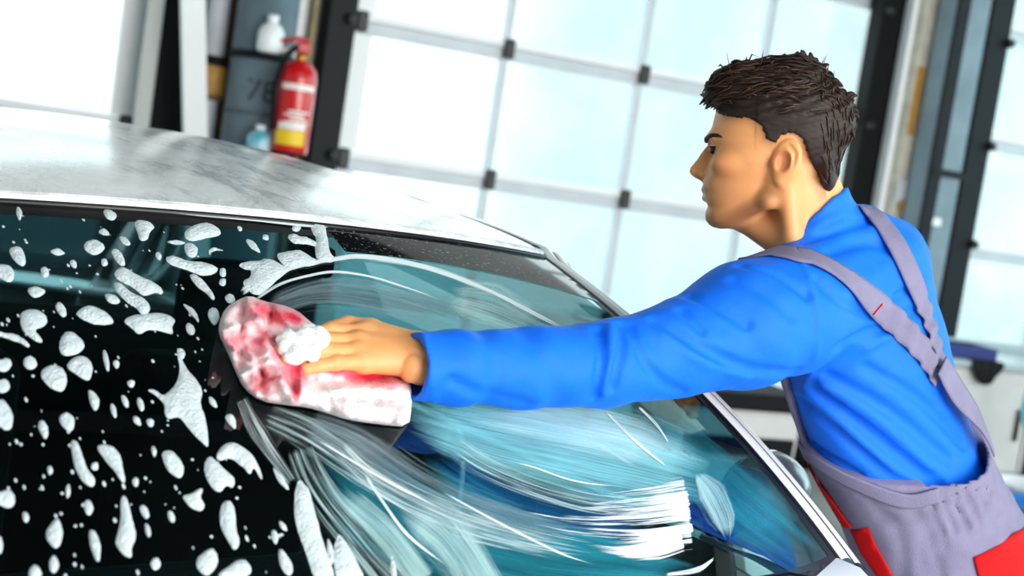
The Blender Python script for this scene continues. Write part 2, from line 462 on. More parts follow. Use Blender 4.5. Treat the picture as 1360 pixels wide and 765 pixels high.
tube('carry_handle', [(ex + .02, ey, zt_ + .05), (ex - .05, ey, zt_ + .045), (ex - .1, ey, zt_ + .03)], .01, M_lab, fe, 8)
tube('hose', spline([(ex - .03, ey - .02, zt_ + .06), (ex - .08, ey - .03, zt_ + .0), (ex - .108, ey - .02, zt_ - .12), (ex - .108, ey - .02, ez + .25), (ex - .1, ey - .02, ez + .1)], 24), .013, M_black, fe, 8)
box('wall_hook', ex - .02, ex + .02, ey + er - .01, 6.82, zt_ - .06, zt_ - .02, M_post, fe)

# ------------------------------------------------------------------ between the second and third door
y_ = 6.9
xa = X(1153, 150, y_); xb = X(1186, 150, y_)
upright('dark_door_post', xa - .05, xb - .02, 6.86, 6.99, 4.0, M_black, 'black door post just right of the brown-haired man\'s head', 'post', bolts(xa - .01, 6.86, [Zp(1196, 18, 6.86), Zp(1160, 168, 6.86)]))
xa = X(1188, 120, 6.8)
upright('white_wall_strip', xa + .01, xa + .13, 6.76, 6.85, 4.3, M_white, 'white boxed strip between black door post and cream casing', 'trim')
xa = X(1207, 120, 6.72)
def taped(r):
    bevel(box('ochre_tape', xa + .012, xa + .07, 6.685, 6.689, Zp(1205, 178, 6.66), Zp(1213, 85, 6.66), M_ochre, r), .001)
    bevel(box('junction_box', xa + .0, xa + .09, 6.668, 6.688, Zp(1187, 268, 6.66), Zp(1190, 236, 6.66), M_lav, r), .01)
    bevel(box('ochre_knob', xa + .04, xa + .085, 6.665, 6.6675, Zp(1185, 280, 6.6), Zp(1188, 262, 6.6), M_ochre, r), .008)
upright('cream_cable_casing', xa, xa + .125, 6.69, 6.77, 4.3, M_cream, 'cream cable casing with ochre tape left of the blue-grey steel column', 'casing', taped)
xa = X(1228, 120, 6.72)
upright('rusty_angle_post', xa + .03, xa + .075, 6.68, 6.75, 4.3, M_brown, 'thin rust-brown edge between cream casing and blue-grey steel column', 'post')
xa = X(1236, 120, 6.6); xb = X(1275, 120, 6.6)
def dark_strip(r):  # dark strip covers the left third of the column
    box('dark_strip', xa - .02, xa + .055, 6.44, 6.478, .012, 4.6, M_post, r)
    box('clamp_band', xa - .01, xb + .03, 6.43, 6.478, Zp(1222, 225, 6.5) - .02, Zp(1222, 225, 6.5) + .02, M_post, r)
    box('white_tag', xa + .02, xa + .13, 6.455, 6.478, Zp(1225, 297, 6.5), Zp(1225, 287, 6.5), M_white, r)
upright('steel_column', xa, xb + .02, 6.48, 6.66, 4.6, M_bluegrey, 'blue-grey steel column between the middle and the right glazed door', 'column', dark_strip)
xa = X(1281, 120, 6.85); xb = X(1310, 120, 6.85)
upright('dark_door_post', xa, xb, 6.72, 6.99, 4.0, M_post, 'dark post with roller brackets at the left edge of the right door', 'post', bolts(xb - .01, 6.72, [Zp(1312, 52, 6.72), Zp(1290, 190, 6.72), Zp(1262, 320, 6.72)]))

# ------------------------------------------------------------------ workbench and cabinets at the right
M_cab = mat('pale_grey_cabinet', srgb(202, 200, 198), .5, noise=.08, nscale=6)
M_navy = mat('navy_tray', srgb(22, 34, 110), .4)
M_top = mat('grey_steel_worktop', srgb(168, 180, 184), .35, metal=.3)
by = 5.72
bz = Zp(1290, 478, by)
bx0 = X(1262, 480, by); 
def cabinet(i, x0, x1, label):
    r = empty('base_cabinet', ((x0 + x1)/2, by + .3, 0)); tag(r, label, 'cabinet', 'base cabinets under the steel worktop')
    box('body', x0, x1, by + .02, by + .62, .12, bz - .04, M_cab, r)
    box('plinth', x0 + .01, x1 - .01, by + .08, by + .6, 0, .118, M_black, r)
    d = bevel(box('door', x0 + .008, x1 - .008, by, by + .019, .32, bz - .05, M_cab, r), .004)
    dr = bevel(box('drawer', x0 + .008, x1 - .008, by, by + .019, .13, .31, mat('dark_drawer', srgb(70, 62, 58), .5), r), .004)
    box('handle', x1 - .08, x1 - .06, by - .02, by - .001, .5, .68, M_post, d)
    box('handle', (x0 + x1)/2 - .06, (x0 + x1)/2 + .06, by - .02, by - .001, .215, .23, M_lav, dr)
cw = .62
for i in range(4):
    cabinet(i, bx0 + i*cw, bx0 + (i+1)*cw - .004, ['pale grey base cabinet just right of the man\'s back', 'pale grey base cabinet at the right picture edge', 'third pale grey base cabinet along the right bench', 'last pale grey base cabinet by the right wall'][i])
wt_ = empty('worktop', (bx0 + 2*cw, by + .3, bz - .04)); tag(wt_, 'grey steel worktop on the pale cabinets right of the man', 'worktop')
bevel(box('top_slab', bx0 - .03, bx0 + 4*cw + .02, by - .03, by + .64, bz - .038, bz, M_top, wt_), .004)
box('back_lip', bx0 - .03, bx0 + 4*cw + .02, by + .6, by + .64, bz + .001, bz + .05, M_top, wt_)
tr_ = empty('navy_tray', (bx0 + .2, by + .12, bz)); tag(tr_, 'long navy blue tray lying on the steel worktop', 'tray')
x0, x1, y0, y1 = bx0 - .02, X(1312, 462, by + .1), by + .02, by + .25
box('tray_floor', x0, x1, y0, y1, bz + .001, bz + .01, M_navy, tr_)
for a in ((x0, x1, y0, y0 + .012), (x0, x1, y1 - .012, y1), (x0, x0 + .012, y0 + .012, y1 - .012), (x1 - .012, x1, y0 + .012, y1 - .012)):
    box('tray_side', a[0], a[1], a[2], a[3], bz + .0101, bz + .07, M_navy, tr_)
def lump(name, c, r, m, label, cat):
    bm = bmesh.new(); bmesh.ops.create_icosphere(bm, subdivisions=3, radius=1)
    for v in bm.verts:
        n_ = .18*math.sin(5*v.co.x + 2) * math.sin(4*v.co.y) + .12*math.sin(9*v.co.z + v.co.x*4)
        v.co = Vector((v.co.x*r[0]*(1 + n_), v.co.y*r[1]*(1 + n_), max(-.85, v.co.z)*r[2]*(1 + n_*.6)))
    me = bpy.data.meshes.new(name); bm.to_mesh(me); bm.free()
    zmin = min(v.co.z for v in me.vertices)
    me.transform(Matrix.Translation((0, 0, -zmin)))
    me.polygons.foreach_set('use_smooth', [True]*len(me.polygons))
    o = link(name, me, m); o.location = c; tag(o, label, cat); return o
# black apron/cloth hanging over the worktop edge
v = []
nn = 12
for j in range(6):
    for i in range(nn + 1):
        t = i/nn
        x = X(1285, 480, by) + t*.22
        if j < 2: p = (x, by - .036 + (1 - j)*.12, bz + .006)
        else: p = (x, by - .042 - .006*math.sin(i*1.7), bz - (j - 1)*.032*(1 - abs(t*2 - 1)**2*.8))
        v.append(p)
o = mesh('black_cloth', v, grid_faces(6, nn + 1), M_black, None, True)
so = o.modifiers.new('thick', 'SOLIDIFY'); so.thickness = .004
tag(o, 'small black cloth hanging over the front edge of the steel worktop', 'cloth')
# a hose stand in front with a teal hose, and a white bucket
hx, hy = X(1352, 560, 5.3), 5.3
hs = empty('hose_reel_stand', (hx, hy, 0)); tag(hs, 'thin stand looped with pale teal hose at the right picture edge', 'hose stand')
M_tealhose = mat('pale_teal_hose', srgb(150, 214, 224), .4)
lathe('stand_base', [(.18, 0), (.18, .02), (.03, .03)], M_post, hs, hx + .1, hy, 0)
tube('stand_pole', [(hx + .1, hy, .03), (hx + .1, hy, .95)], .014, M_post, hs, 10)
lp = [(hx + .1 + .13*math.cos(a), hy - .03 - .01*k/8, .78 + .17*math.sin(a)) for k, a in enumerate(np.linspace(0, 4*math.pi, 50))]
tube('hose_loop', lp, .012, M_tealhose, hs, 8)
tube('hose_tail', spline([lp[-1], (hx + .16, hy - .08, .5), (hx - .04, hy - .1, .25), (hx - .12, hy - .14, .02)], 24), .012, M_tealhose, hs, 8)
bkx, bky = X(1352, 640, 4.9), 4.9
bz0 = 0.0
bk = empty('white_bucket', (bkx + .1, bky, 0)); tag(bk, 'white plastic bucket on the floor below the hose stand', 'bucket')
lathe('bucket_shell', [(.12, 0), (.14, .005), (.185, .43), (.195, .435), (.195, .45), (.18, .45), (.135, .012), (.01, .01)], M_bw, bk, bkx + .1, bky, 0, 32)
tube('bail', [(bkx + .1 + .195*math.cos(a), bky - .1*math.sin(a), .43 - .06*math.sin(a)) for a in np.linspace(0, math.pi, 16)], .004, M_post, bk, 6)
bb = empty('blue_crate', (X(1350, 690, 4.4) + .25, 4.4, 0)); tag(bb, 'blue plastic crate on the floor at the right edge behind the man', 'crate')
bxx = X(1350, 690, 4.4); hz = Zp(1352, 680, 4.3)
box('crate_floor', bxx + .02, bxx + .5, 4.3, 4.62, 0.0, .012, mat('crate_blue', srgb(40, 120, 200), .4), bb)
for a in ((bxx + .02, bxx + .5, 4.28, 4.30), (bxx + .02, bxx + .5, 4.62, 4.64), (bxx, bxx + .02, 4.28, 4.64), (bxx + .5, bxx + .52, 4.28, 4.64)):
    box('crate_side', a[0], a[1], a[2], a[3], 0, hz, bpy.data.materials['crate_blue'], bb)

# white cabinet with black top seen low between the arm and the man
y2 = 5.6
xc0, xc1 = X(905, 560, y2), X(1062, 560, y2)
zc1 = Zp(980, 520, y2)
wc = empty('tool_cabinet', ((xc0 + xc1)/2, y2 + .25, 0)); tag(wc, 'low white tool cabinet with black top seen under the outstretched arm', 'cabinet')
box('body', xc0, xc1, y2, y2 + .5, .1, zc1 - .09, M_cab, wc)
bevel(box('black_top', xc0 - .03, xc1 + .03, y2 - .03, y2 + .52, zc1 - .089, zc1, M_black, wc), .01)
box('plinth', xc0 + .02, xc1 - .02, y2 + .03, y2 + .48, 0, .099, M_black, wc)
zm = Zp(1030, 595, y2)
for k, (a, b) in enumerate(((.12, zm - .05), (zm + .05, zc1 - .11))):
    d = bevel(box('drawer', xc0 + .02, xc1 - .02, y2 - .016, y2 - .001, a, b, M_cab, wc), .004)
box('dark_slot', xc0 + .02, xc1 - .02, y2 - .012, y2 - .001, zm - .045, zm + .045, M_black, wc)

# ------------------------------------------------------------------ car (built in its own frame: x to its left, y to its rear)
SC = .95
W_T, W_B, RUN, RISE, K_T, K_B, C_T, BOW = .528*SC, .745*SC, .644*SC, .395*SC, .096*SC, .154*SC, .023*SC, .035*SC
Z_T = CAM_H - (CAM_H - 1.468)*SC
CAR_O = np.array([.565*SC, 2.006*SC, 0.0]); CAR_G = math.radians(15.529)
AX_L = np.array([math.cos(CAR_G), math.sin(CAR_G), 0]); AX_B = np.array([-math.sin(CAR_G), math.cos(CAR_G), 0]); AX_Z = np.array([0, 0, 1.0])
def car2w(q):
    q = np.asarray(q, float); return CAR_O + q[..., 0:1]*AX_L + q[..., 1:2]*AX_B + q[..., 2:3]*AX_Z
def glass_c(u, v):
    """windshield in the car's frame"""
    u = np.asarray(u, float); v = np.asarray(v, float)
    bo = BOW*4*v*(1 - v)*.7
    x = u*(W_T*(1 - v) + W_B*v)
    y = K_T*u*u*(1 - v) + (-RUN + K_B*u*u)*v - bo
    z = Z_T - C_T*u*u - RISE*v + bo
    return np.stack([x, y, z], -1)
def glass(u, v): return car2w(glass_c(u, v))
def glass_n(u, v):
    e = 1e-3
    a = glass(u + e, v) - glass(u - e, v); b = glass(u, np.asarray(v) + e) - glass(u, np.asarray(v) - e)
    n = np.cross(b, a); return n/np.linalg.norm(n, axis=-1)[..., None]
def glass_uv(px):
    """pixel positions -> windshield (u, v)"""
    px = np.asarray(px, float); uv = np.tile(np.array([0.0, .5]), (len(px), 1))
    for _ in range(14):
        f = lambda U, V: proj(glass(U, V))[:, :2]
        p = f(uv[:, 0], uv[:, 1]); e = p - px; h = 1e-4
        a = (f(uv[:, 0] + h, uv[:, 1]) - p)/h; b = (f(uv[:, 0], uv[:, 1] + h) - p)/h
        det = a[:, 0]*b[:, 1] - a[:, 1]*b[:, 0]
        du = (e[:, 0]*b[:, 1] - e[:, 1]*b[:, 0])/det; dv = (a[:, 0]*e[:, 1] - a[:, 1]*e[:, 0])/det
        uv = uv - np.stack([np.clip(du, -.5, .5), np.clip(dv, -.5, .5)], 1)
    return uv
def glass_depth(px):
    uv = glass_uv(px); return proj(glass(uv[:, 0], uv[:, 1]))[:, 2]

# materials
q = NT('white_car_paint'); b = q.n('BsdfPrincipled'); b.inputs['Base Color'].default_value = srgb(228, 229, 231)
b.inputs['Roughness'].default_value = .28; b.inputs['Coat Weight'].default_value = .7; b.inputs['Coat Roughness'].default_value = .04
q.surf(b.outputs[0]); M_paint = q.m
# soapy paint: patches of dried suds and water film over the paint
q = NT('soapy_white_roof'); b = q.n('BsdfPrincipled'); b.inputs['Coat Weight'].default_value = .9; b.inputs['Coat Roughness'].default_value = .12
tc = q.n('TexCoord'); mp = q.n('Mapping'); mp.inputs['Scale'].default_value = (1, .55, 1); q.l(tc.outputs['Object'], mp.inputs[0])
n1 = q.n('TexNoise'); n1.inputs['Scale'].default_value = 13; n1.inputs['Detail'].default_value = 10; n1.inputs['Roughness'].default_value = .68; n1.inputs['Distortion'].default_value = .35
n2 = q.n('TexVoronoi', feature='DISTANCE_TO_EDGE'); n2.inputs['Scale'].default_value = 34
q.l(mp.outputs[0], n1.inputs[0]); q.l(mp.outputs[0], n2.inputs[0])
rp = q.n('ValToRGB'); rp.color_ramp.elements[0].position = .40; rp.color_ramp.elements[1].position = .55
rp.color_ramp.elements[0].color = srgb(214, 215, 218); rp.color_ramp.elements[1].color = srgb(251, 251, 252)
q.l(n1.outputs['Fac'], rp.inputs[0]); q.l(rp.outputs[0], b.inputs['Base Color'])
r2 = q.n('MapRange'); r2.inputs['From Min'].default_value = .38; r2.inputs['From Max'].default_value = .6; r2.inputs['To Min'].default_value = .12; r2.inputs['To Max'].default_value = .6
q.l(n1.outputs['Fac'], r2.inputs[0]); q.l(r2.outputs[0], b.inputs['Roughness'])
ad = q.n('Math', operation='MULTIPLY_ADD'); ad.inputs[1].default_value = .25; q.l(n2.outputs['Distance'], ad.inputs[0]); q.l(n1.outputs['Fac'], ad.inputs[2])
bp = q.n('Bump'); bp.inputs['Strength'].default_value = .55; bp.inputs['Distance'].default_value = .012; q.l(ad.outputs[0], bp.inputs['Height']); q.l(bp.outputs[0], b.inputs['Normal'])
q.surf(b.outputs[0]); M_roof = q.m
M_seal = mat('black_trim', srgb(8, 9, 10), .35)
M_dash = mat('dark_interior', srgb(10, 11, 13), .8, bump=.2, bscale=120)
M_seat = mat('dark_seat_fabric', srgb(11, 12, 14), .9, bump=.3, bscale=200)
M_chrome = mat('satin_chrome', srgb(220, 224, 228), .18, metal=1.0)
q = NT('tinted_windshield_glass'); tr = q.n('BsdfTransparent'); tr.inputs[0].default_value = (.30, .52, .55, 1)
gl = q.n('BsdfGlossy'); gl.inputs['Roughness'].default_value = .02; gl.inputs['Color'].default_value = (.82, 1.0, 1.0, 1)
fr = q.n('Fresnel'); fr.inputs['IOR'].default_value = 1.55
mu = q.n('Math', operation='MULTIPLY'); mu.inputs[1].default_value = 1.25; q.l(fr.outputs[0], mu.inputs[0])
mx = q.n('MixShader'); q.l(mu.outputs[0], mx.inputs[0]); q.l(tr.outputs[0], mx.inputs[1]); q.l(gl.outputs[0], mx.inputs[2])
q.surf(mx.outputs[0]); M_glass = q.m

car = empty('car', tuple(CAR_O), CAR_G)
tag(car, 'white soapy car with foam covered windshield in the foreground', 'car')
def cmesh(name, v, f, m, parent=car, smooth=True): return mesh(name, v, f, m, parent, smooth, local=False)
def solid(o, t, off=-1):
    s = o.modifiers.new('thick', 'SOLIDIFY'); s.thickness = t; s.offset = off; return o

# windshield
nu, nv = 49, 33
uu, vv = np.meshgrid(np.linspace(-1, 1, nu), np.linspace(0, 1, nv), indexing='ij')
o = cmesh('windshield', glass_c(uu, vv).reshape(-1, 3), grid_faces(nu, nv, flip=True), M_glass)
o['label'] = 'dark teal windshield glass smeared with soap'
WIND = o
# black frit border printed round the glass edge, on top with wet speckle
q = NT('black_frit_wet'); b = q.n('BsdfPrincipled'); b.inputs['Roughness'].default_value = .06; b.inputs['Specular IOR Level'].default_value = .35
tc = q.n('TexCoord'); vo = q.n('TexNoise'); vo.inputs['Scale'].default_value = 230; vo.inputs['Detail'].default_value = 3
mp = q.n('Mapping'); mp.inputs['Scale'].default_value = (.6, 1, 1); q.l(tc.outputs['Object'], mp.inputs[0]); q.l(mp.outputs[0], vo.inputs['Vector'])
rp = q.n('ValToRGB'); rp.color_ramp.elements[0].position = .60; rp.color_ramp.elements[1].position = .72
rp.color_ramp.elements[0].color = srgb(9, 9, 10); rp.color_ramp.elements[1].color = srgb(130, 136, 140)
q.l(vo.outputs['Fac'], rp.inputs[0]); q.l(rp.outputs[0], b.inputs['Base Color']); q.surf(b.outputs[0]); M_frit = q.m
def offs(P, N, d): return P + N*d
def glass_n_c(u, v):
    e = 1e-3
    a = glass_c(u + e, v) - glass_c(u - e, v); b_ = glass_c(u, np.asarray(v) + e) - glass_c(u, np.asarray(v) - e)
    n = np.cross(b_, a); return n/np.linalg.norm(n, axis=-1)[..., None]
def glass_strip(name, u0f, u1f, v0f, v1f, n, k, m, lift=.0012, parent=car):
    s, t = np.meshgrid(np.linspace(0, 1, n), np.linspace(0, 1, k), indexing='ij')
    U = u0f(s)*(1 - t) + u1f(s)*t; V = v0f(s)*(1 - t) + v1f(s)*t
    P = glass_c(U, V) + glass_n_c(U, V)*lift
    return cmesh(name, P.reshape(-1, 3), grid_faces(n, k), m, parent)
glass_strip('frit_band', lambda s: s, lambda s: s, lambda s: 0*s + .0, lambda s: .10 + .09*s**2, 33, 6, M_frit, parent=WIND)
glass_strip('frit_band', lambda s: s - 1, lambda s: s - 1, lambda s: 0*s + .0, lambda s: .05 + .0*s, 33, 4, M_seal, parent=WIND)
for sg in (-1, 1):
    glass_strip('frit_band', lambda s: sg*(1 + 0*s), lambda s: sg*(.965 - .0*s), lambda s: .1 + .9*s, lambda s: .1 + .9*s, 25, 3, M_seal, parent=WIND)
glass_strip('frit_band', lambda s: -1 + 2*s, lambda s: -1 + 2*s, lambda s: 0*s + .985, lambda s: 1.0 + 0*s, 49, 3, M_seal, parent=WIND)

# side line of the greenhouse: windshield base corner -> pillar -> roof rail -> rear
ROOF_LEN = 1.55
def roof_z(y):      # crown line along the car's middle, y measured from the header
    t = np.clip(y/ROOF_LEN, 0, 1)
    return Z_T + .012 + .085*(1 - (1 - np.clip(t/.52, 0, 1))**2.0) - .07*np.clip((t - .52)/.48, 0, 1)**2
def roof_half(y):
    t = np.clip(y/ROOF_LEN, 0, 1); return W_T + .075*np.sin(np.pi*np.clip(t*.8, 0, 1))*.7
def roof_pt(u, t):
    """u -1..1 across, t 0..1 rearwards; the front edge follows the windshield header"""
    y0 = K_T*u*u; y = y0*(1 - t) + ROOF_LEN*t + (K_T*.6*u*u)*0
    yy = y - y0*(1 - t)
    hw = roof_half(yy)
    cr = C_T + .030*np.clip(t*4, 0, 1)
    z = roof_z(yy) - cr*np.abs(u)**2.2
    return np.stack([u*hw, y + .004, z], -1)
nu, nv = 61, 41
uu, tt = np.meshgrid(np.linspace(-1, 1, nu), np.linspace(0, 1, nv)**1.4, indexing='ij')
P = roof_pt(uu, tt).reshape(nu, nv, 3)
# header lip: first rows roll down to the glass
o = cmesh('roof', P.reshape(-1, 3), grid_faces(nu, nv), M_roof); solid(o, .004)
u1 = np.linspace(-1, 1, 61)
lip_a = roof_pt(u1, 0*u1); lip_b = glass_c(u1, 0*u1) + np.array([0, -.003, .0035]); lip_c = glass_c(u1, 0*u1) + np.array([0, -.010, -.004])
o = cmesh('roof_header', np.stack([lip_a, lip_a*.5 + lip_b*.5 + np.array([0, -.003, .003]), lip_b], 1).reshape(-1, 3), grid_faces(61, 3), M_roof)
o = cmesh('header_seal', *tube_data(glass_c(u1, 0*u1 + .006) + np.array([0, 0, .002]), .0045, 8), M_seal)

def side_curve(sg, n=60):
    v = np.linspace(1, 0, 31); a = glass_c(sg*np.ones(31), v)
    t = (np.linspace(0, 1, 32)[1:])**1.2; b_ = roof_pt(sg*np.ones(31), t)
    rear = np.array([[sg*(W_T + .03), ROOF_LEN + .25, Z_T - .10], [sg*(W_T + .09), ROOF_LEN + .5, Z_T - .25], [sg*(W_T + .15), ROOF_LEN + .75, Z_T - .40]])
    return np.vstack([a, b_, rear])
def strip(name, sg, a, b_, m, k=3, round_=0.0, lo=0, hi=None, parent=car):
    """band running along the side curve between two outward offsets (metres)"""
    E_ = side_curve(sg)[lo:hi]
    tg = np.gradient(E_, axis=0); tg /= np.linalg.norm(tg, axis=1)[:, None]
    rows = []
    for j in range(k):
        s = a + (b_ - a)*j/(k - 1)
        rows.append(E_ + np.array([sg*s*.97, 0, -(max(s, 0)**2)*3.4 + round_*math.sin(math.pi*j/(k - 1))]))
    V = np.stack(rows, 1)
    o = cmesh(name, V.reshape(-1, 3), grid_faces(len(E_), k, flip=(sg < 0)), m, parent)
    return o
for sg in (-1, 1):
    strip('windshield_seal', sg, -.010, .013, M_seal, 4, .003, 0, 32)
    strip('roof_pillar', sg, .013, .044, M_paint, 5, .004)
    strip('drip_moulding', sg, .043, .051, M_seal, 3, .001)
    strip('door_frame', sg, .050, .080, M_paint, 5, .004)
    strip('window_seal', sg, .079, .092, M_seal, 3, .002)

# body: fenders, doors, hood, cowl
BW = .83
def body_half(y):
    return np.interp(y, [-2.05, -1.7, -1.2, -.6, 1.4, 2.2, 2.6], [.45, .70, .80, BW, BW, .80, .66])
def belt_z(y): return np.interp(y, [-2.05, -1.7, -1.2, -.5, 0.5, 2.0, 2.6], [.72, .84, .93, 1.0, 1.03, 1.06, 1.0])
ZB = Z_T - RISE - C_T
ys = np.linspace(-2.05, 2.6, 60)
for sg in (-1, 1):
    groups = [('front_fender', np.linspace(-2.05, -.405, 24)), ('front_door', np.linspace(-.40, .62, 14)), ('rear_door', np.linspace(.64, 1.5, 12)), ('rear_fender', np.linspace(1.52, 2.6, 15))]
    for nm, yy in groups:
        rows = []
        for y in yy:
            h = float(body_half(y)); bz_ = float(belt_z(y)); col = []
            for fz, fx in ((.0, .93), (.12, .97), (.35, .99), (.6, 1.0), (.75, 1.003), (.86, .995), (.95, .975), (1.0, .945)):
                z = .2 + (bz_ - .2)*fz
                x = h*fx
                for wy in (-1.32, 1.62):           # wheel arches
                    dd = math.hypot(y - wy, z - .31)
                    if dd < .37: x = h*fx - .12*(1 - min(1, max(0, dd - .33)/.04))
                col.append((sg*x, y, z))
            rows.append(col)
        V = np.array(rows)
        o = cmesh(nm, V.reshape(-1, 3), grid_faces(len(yy), 8, flip=(sg > 0)), M_paint); solid(o, .012)
        if 'door' in nm:
            hy = yy[-3]; bz_ = float(belt_z(hy))
            hb = cmesh('handle', *tube_data([(sg*(BW + .004), hy - .09, bz_ - .16), (sg*(BW + .03), hy - .07, bz_ - .155), (sg*(BW + .03), hy + .06, bz_ - .15), (sg*(BW + .004), hy + .08, bz_ - .15)], .011, 8), M_chrome, o)
# shoulder between door top and window line
for sg in (-1, 1):
    yy = np.linspace(-.62, 2.3, 40); V = []
    for y in yy:
        h = float(body_half(y))*.945; z = float(belt_z(y))
        V += [(sg*h, y, z), (sg*(h - .04), y, z + .012), (sg*(h - .075), y, z + .012)]
    cmesh('belt_moulding', np.array(V), grid_faces(40, 3, flip=(sg > 0)), M_paint)
# side glass
for sg in (-1, 1):
    E_ = side_curve(sg)
    out = E_ + np.array([sg*.085, 0, -.032])
    bot = np.stack([np.full(len(E_), sg*(BW*.945 - .07)), np.clip(E_[:, 1], -.62, 2.3), np.full(len(E_), 0.0)], 1)
    bot[:, 2] = np.minimum(belt_z(bot[:, 1]) + .01, out[:, 2])
    V = np.stack([out*(1 - t) + bot*t for t in np.linspace(0, 1, 6)], 1)
    cmesh('side_window', V.reshape(-1, 3), grid_faces(len(E_), 6, flip=(sg < 0)), M_glass)
# rear window and boot
yr = ROOF_LEN
u1 = np.linspace(-1, 1, 25)
V = np.stack([np.stack([u1*(W_T*.98 + .12*t), yr + .75*t + 0*u1, Z_T + .035 - .03*u1**2 - .40*t - .02 + .04*math.sin(math.pi*t)], -1) for t in np.linspace(0, 1, 10)], 1)
q = NT('dark_privacy_glass'); tr = q.n('BsdfTransparent'); tr.inputs[0].default_value = (.05, .08, .09, 1)
gl = q.n('BsdfGlossy'); gl.inputs['Roughness'].default_value = .03
mx = q.n('MixShader'); mx.inputs[0].default_value = .06; q.l(tr.outputs[0], mx.inputs[1]); q.l(gl.outputs[0], mx.inputs[2]); q.surf(mx.outputs[0])
cmesh('rear_window', V.reshape(-1, 3), grid_faces(25, 10), q.m)
V = np.stack([np.stack([u1*.76, yr + .75 + .4*t + 0*u1, 1.06 - .06*t - .05*u1**2], -1) for t in np.linspace(0, 1, 6)], 1)
o = cmesh('boot_lid', V.reshape(-1, 3), grid_faces(25, 6), M_paint); solid(o, .01)
# hood
yy = np.linspace(0, 1, 20)
V = []
for t in yy:
    y = -RUN - .06 - (1.28)*t
    for u in np.linspace(-1, 1, 31):
        hw = float(np.interp(t, [0, .6, 1], [.72, .70, .56]))
        yc = y + K_B*.9*u*u*(1 - t) + .16*u*u*t
        z = np.interp(t, [0, .3, .8, 1], [ZB - .035, ZB - .07, ZB - .20, ZB - .32]) - .035*abs(u)**3
        V.append((u*hw, yc, z))
o = cmesh('hood', np.array(V), grid_faces(20, 31), M_paint); solid(o, .01)
# fender tops joining hood edge and pillar foot
for sg in (-1, 1):
    V = []
    for y in np.linspace(-2.0, -.40, 26):
        h = float(body_half(y))*.945; z0 = float(belt_z(y))
        t = np.clip((-RUN - .06 - (y - K_B*.9))/1.28, 0, 1)
        hx = float(np.interp(t, [0, .6, 1], [.725, .705, .565])); hz = float(np.interp(t, [0, .3, .8, 1], [ZB - .072, ZB - .107, ZB - .237, ZB - .357]))
        hx = min(hx, h - .02)
        V += [(sg*hx, y, hz + .002), (sg*(hx*.6 + h*.4), y, (hz*.6 + z0*.4) + .012), (sg*h, y, z0)]
    o = cmesh('fender_top', np.array(V), grid_faces(26, 3, flip=(sg < 0)), M_paint)
# cowl panel, wipers
V = []
for u in np.linspace(-1, 1, 41):
    p = glass_c(u, 1.0)
    V += [p + [0, -.0, .002], p + [0, -.02, -.012], p + [0, -.055, -.028], p + [0, -.075, -.03]]
cmesh('cowl_panel', np.array(V), grid_faces(41, 4), mat('cowl_plastic', srgb(18, 19, 22), .5, bump=.5, bscale=80))
for sg in (-1, 1):
    V = []
    for u in np.linspace(.80, 1.0, 16):
        p = glass_c(sg*u, 1.0); w_ = (u - .80)/.20
        V += [p + [0, .004, .005*w_ - .002], p + [sg*.02*w_, -.03, -.012 + .008*w_], p + [sg*.05*w_, -.07, -.042], p + [sg*.06*w_, -.10, -.075]]
    cmesh('cowl_corner', np.array(V), grid_faces(16, 4, flip=(sg < 0)), M_paint)
def wiper(u0, v0, u1_, v1_):
    w = empty('wiper', (0, 0, 0)); w.parent = car
    a = glass_c(u0, v0) + glass_n_c(np.array(u0), np.array(v0))*.016; b_ = glass_c(u1_, v1_) + glass_n_c(np.array(u1_), np.array(v1_))*.012
    piv = glass_c(u0*1.02, 1.0) + np.array([0, -.05, .0])
    mesh('arm', *tube_data([piv, piv + [0, .005, .015], a, a*.45 + b_*.55], [.009, .008, .006, .004], 8), M_seal, w, True, False)
    m0 = np.linspace(.16, 1.12, 24)
    line = np.stack([glass_c(u0 + (u1_ - u0)*k, v0 + (v1_ - v0)*k) + glass_n_c(np.array(u0 + (u1_ - u0)*k), np.array(v0 + (v1_ - v0)*k))*.009 for k in m0])
    mesh('blade', *tube_data(line, .006, 6), M_black, w, True, False)
wiper(.66, 1.0, .06, .985)
wiper(.02, 1.0, -.62, .985)
# side mirrors
for sg in (-1, 1):
    c = np.array([sg*.87, -.17, 1.10])
    m_ = empty('side_mirror', (0, 0, 0)); m_.parent = car
    bm = bmesh.new(); bmesh.ops.create_uvsphere(bm, u_segments=24, v_segments=14, radius=1)
    for v in bm.verts:
        x, y, z = v.co
        y2_ = y*.075 if y < 0 else y*.02
        v.co = Vector((c[0] + x*.105*(1 - .1*z), c[1] + y2_, c[2] + z*.072))
    me = bpy.data.meshes.new('housing'); bm.to_mesh(me); bm.free(); me.polygons.foreach_set('use_smooth', [True]*len(me.polygons))
    link('housing', me, M_paint, m_)
    bm = bmesh.new(); bmesh.ops.create_uvsphere(bm, u_segments=24, v_segments=10, radius=1)
    for v in bm.verts: v.co = Vector((c[0] + v.co.x*.09, c[1] + .02 + v.co.y*.004, c[2] + v.co.z*.058))
    me = bpy.data.meshes.new('mirror_glass'); bm.to_mesh(me); bm.free(); me.polygons.foreach_set('use_smooth', [True]*len(me.polygons))
    link('mirror_glass', me, mat('mirror', srgb(225, 230, 232), .03, metal=1.0), m_)
    mesh('mirror_foot', *tube_data([(sg*.77, -.16, 1.03), (sg*.82, -.165, 1.045), (sg*.86, -.17, 1.06)], [.03, .022, .02], 10), M_black, m_, True, False)
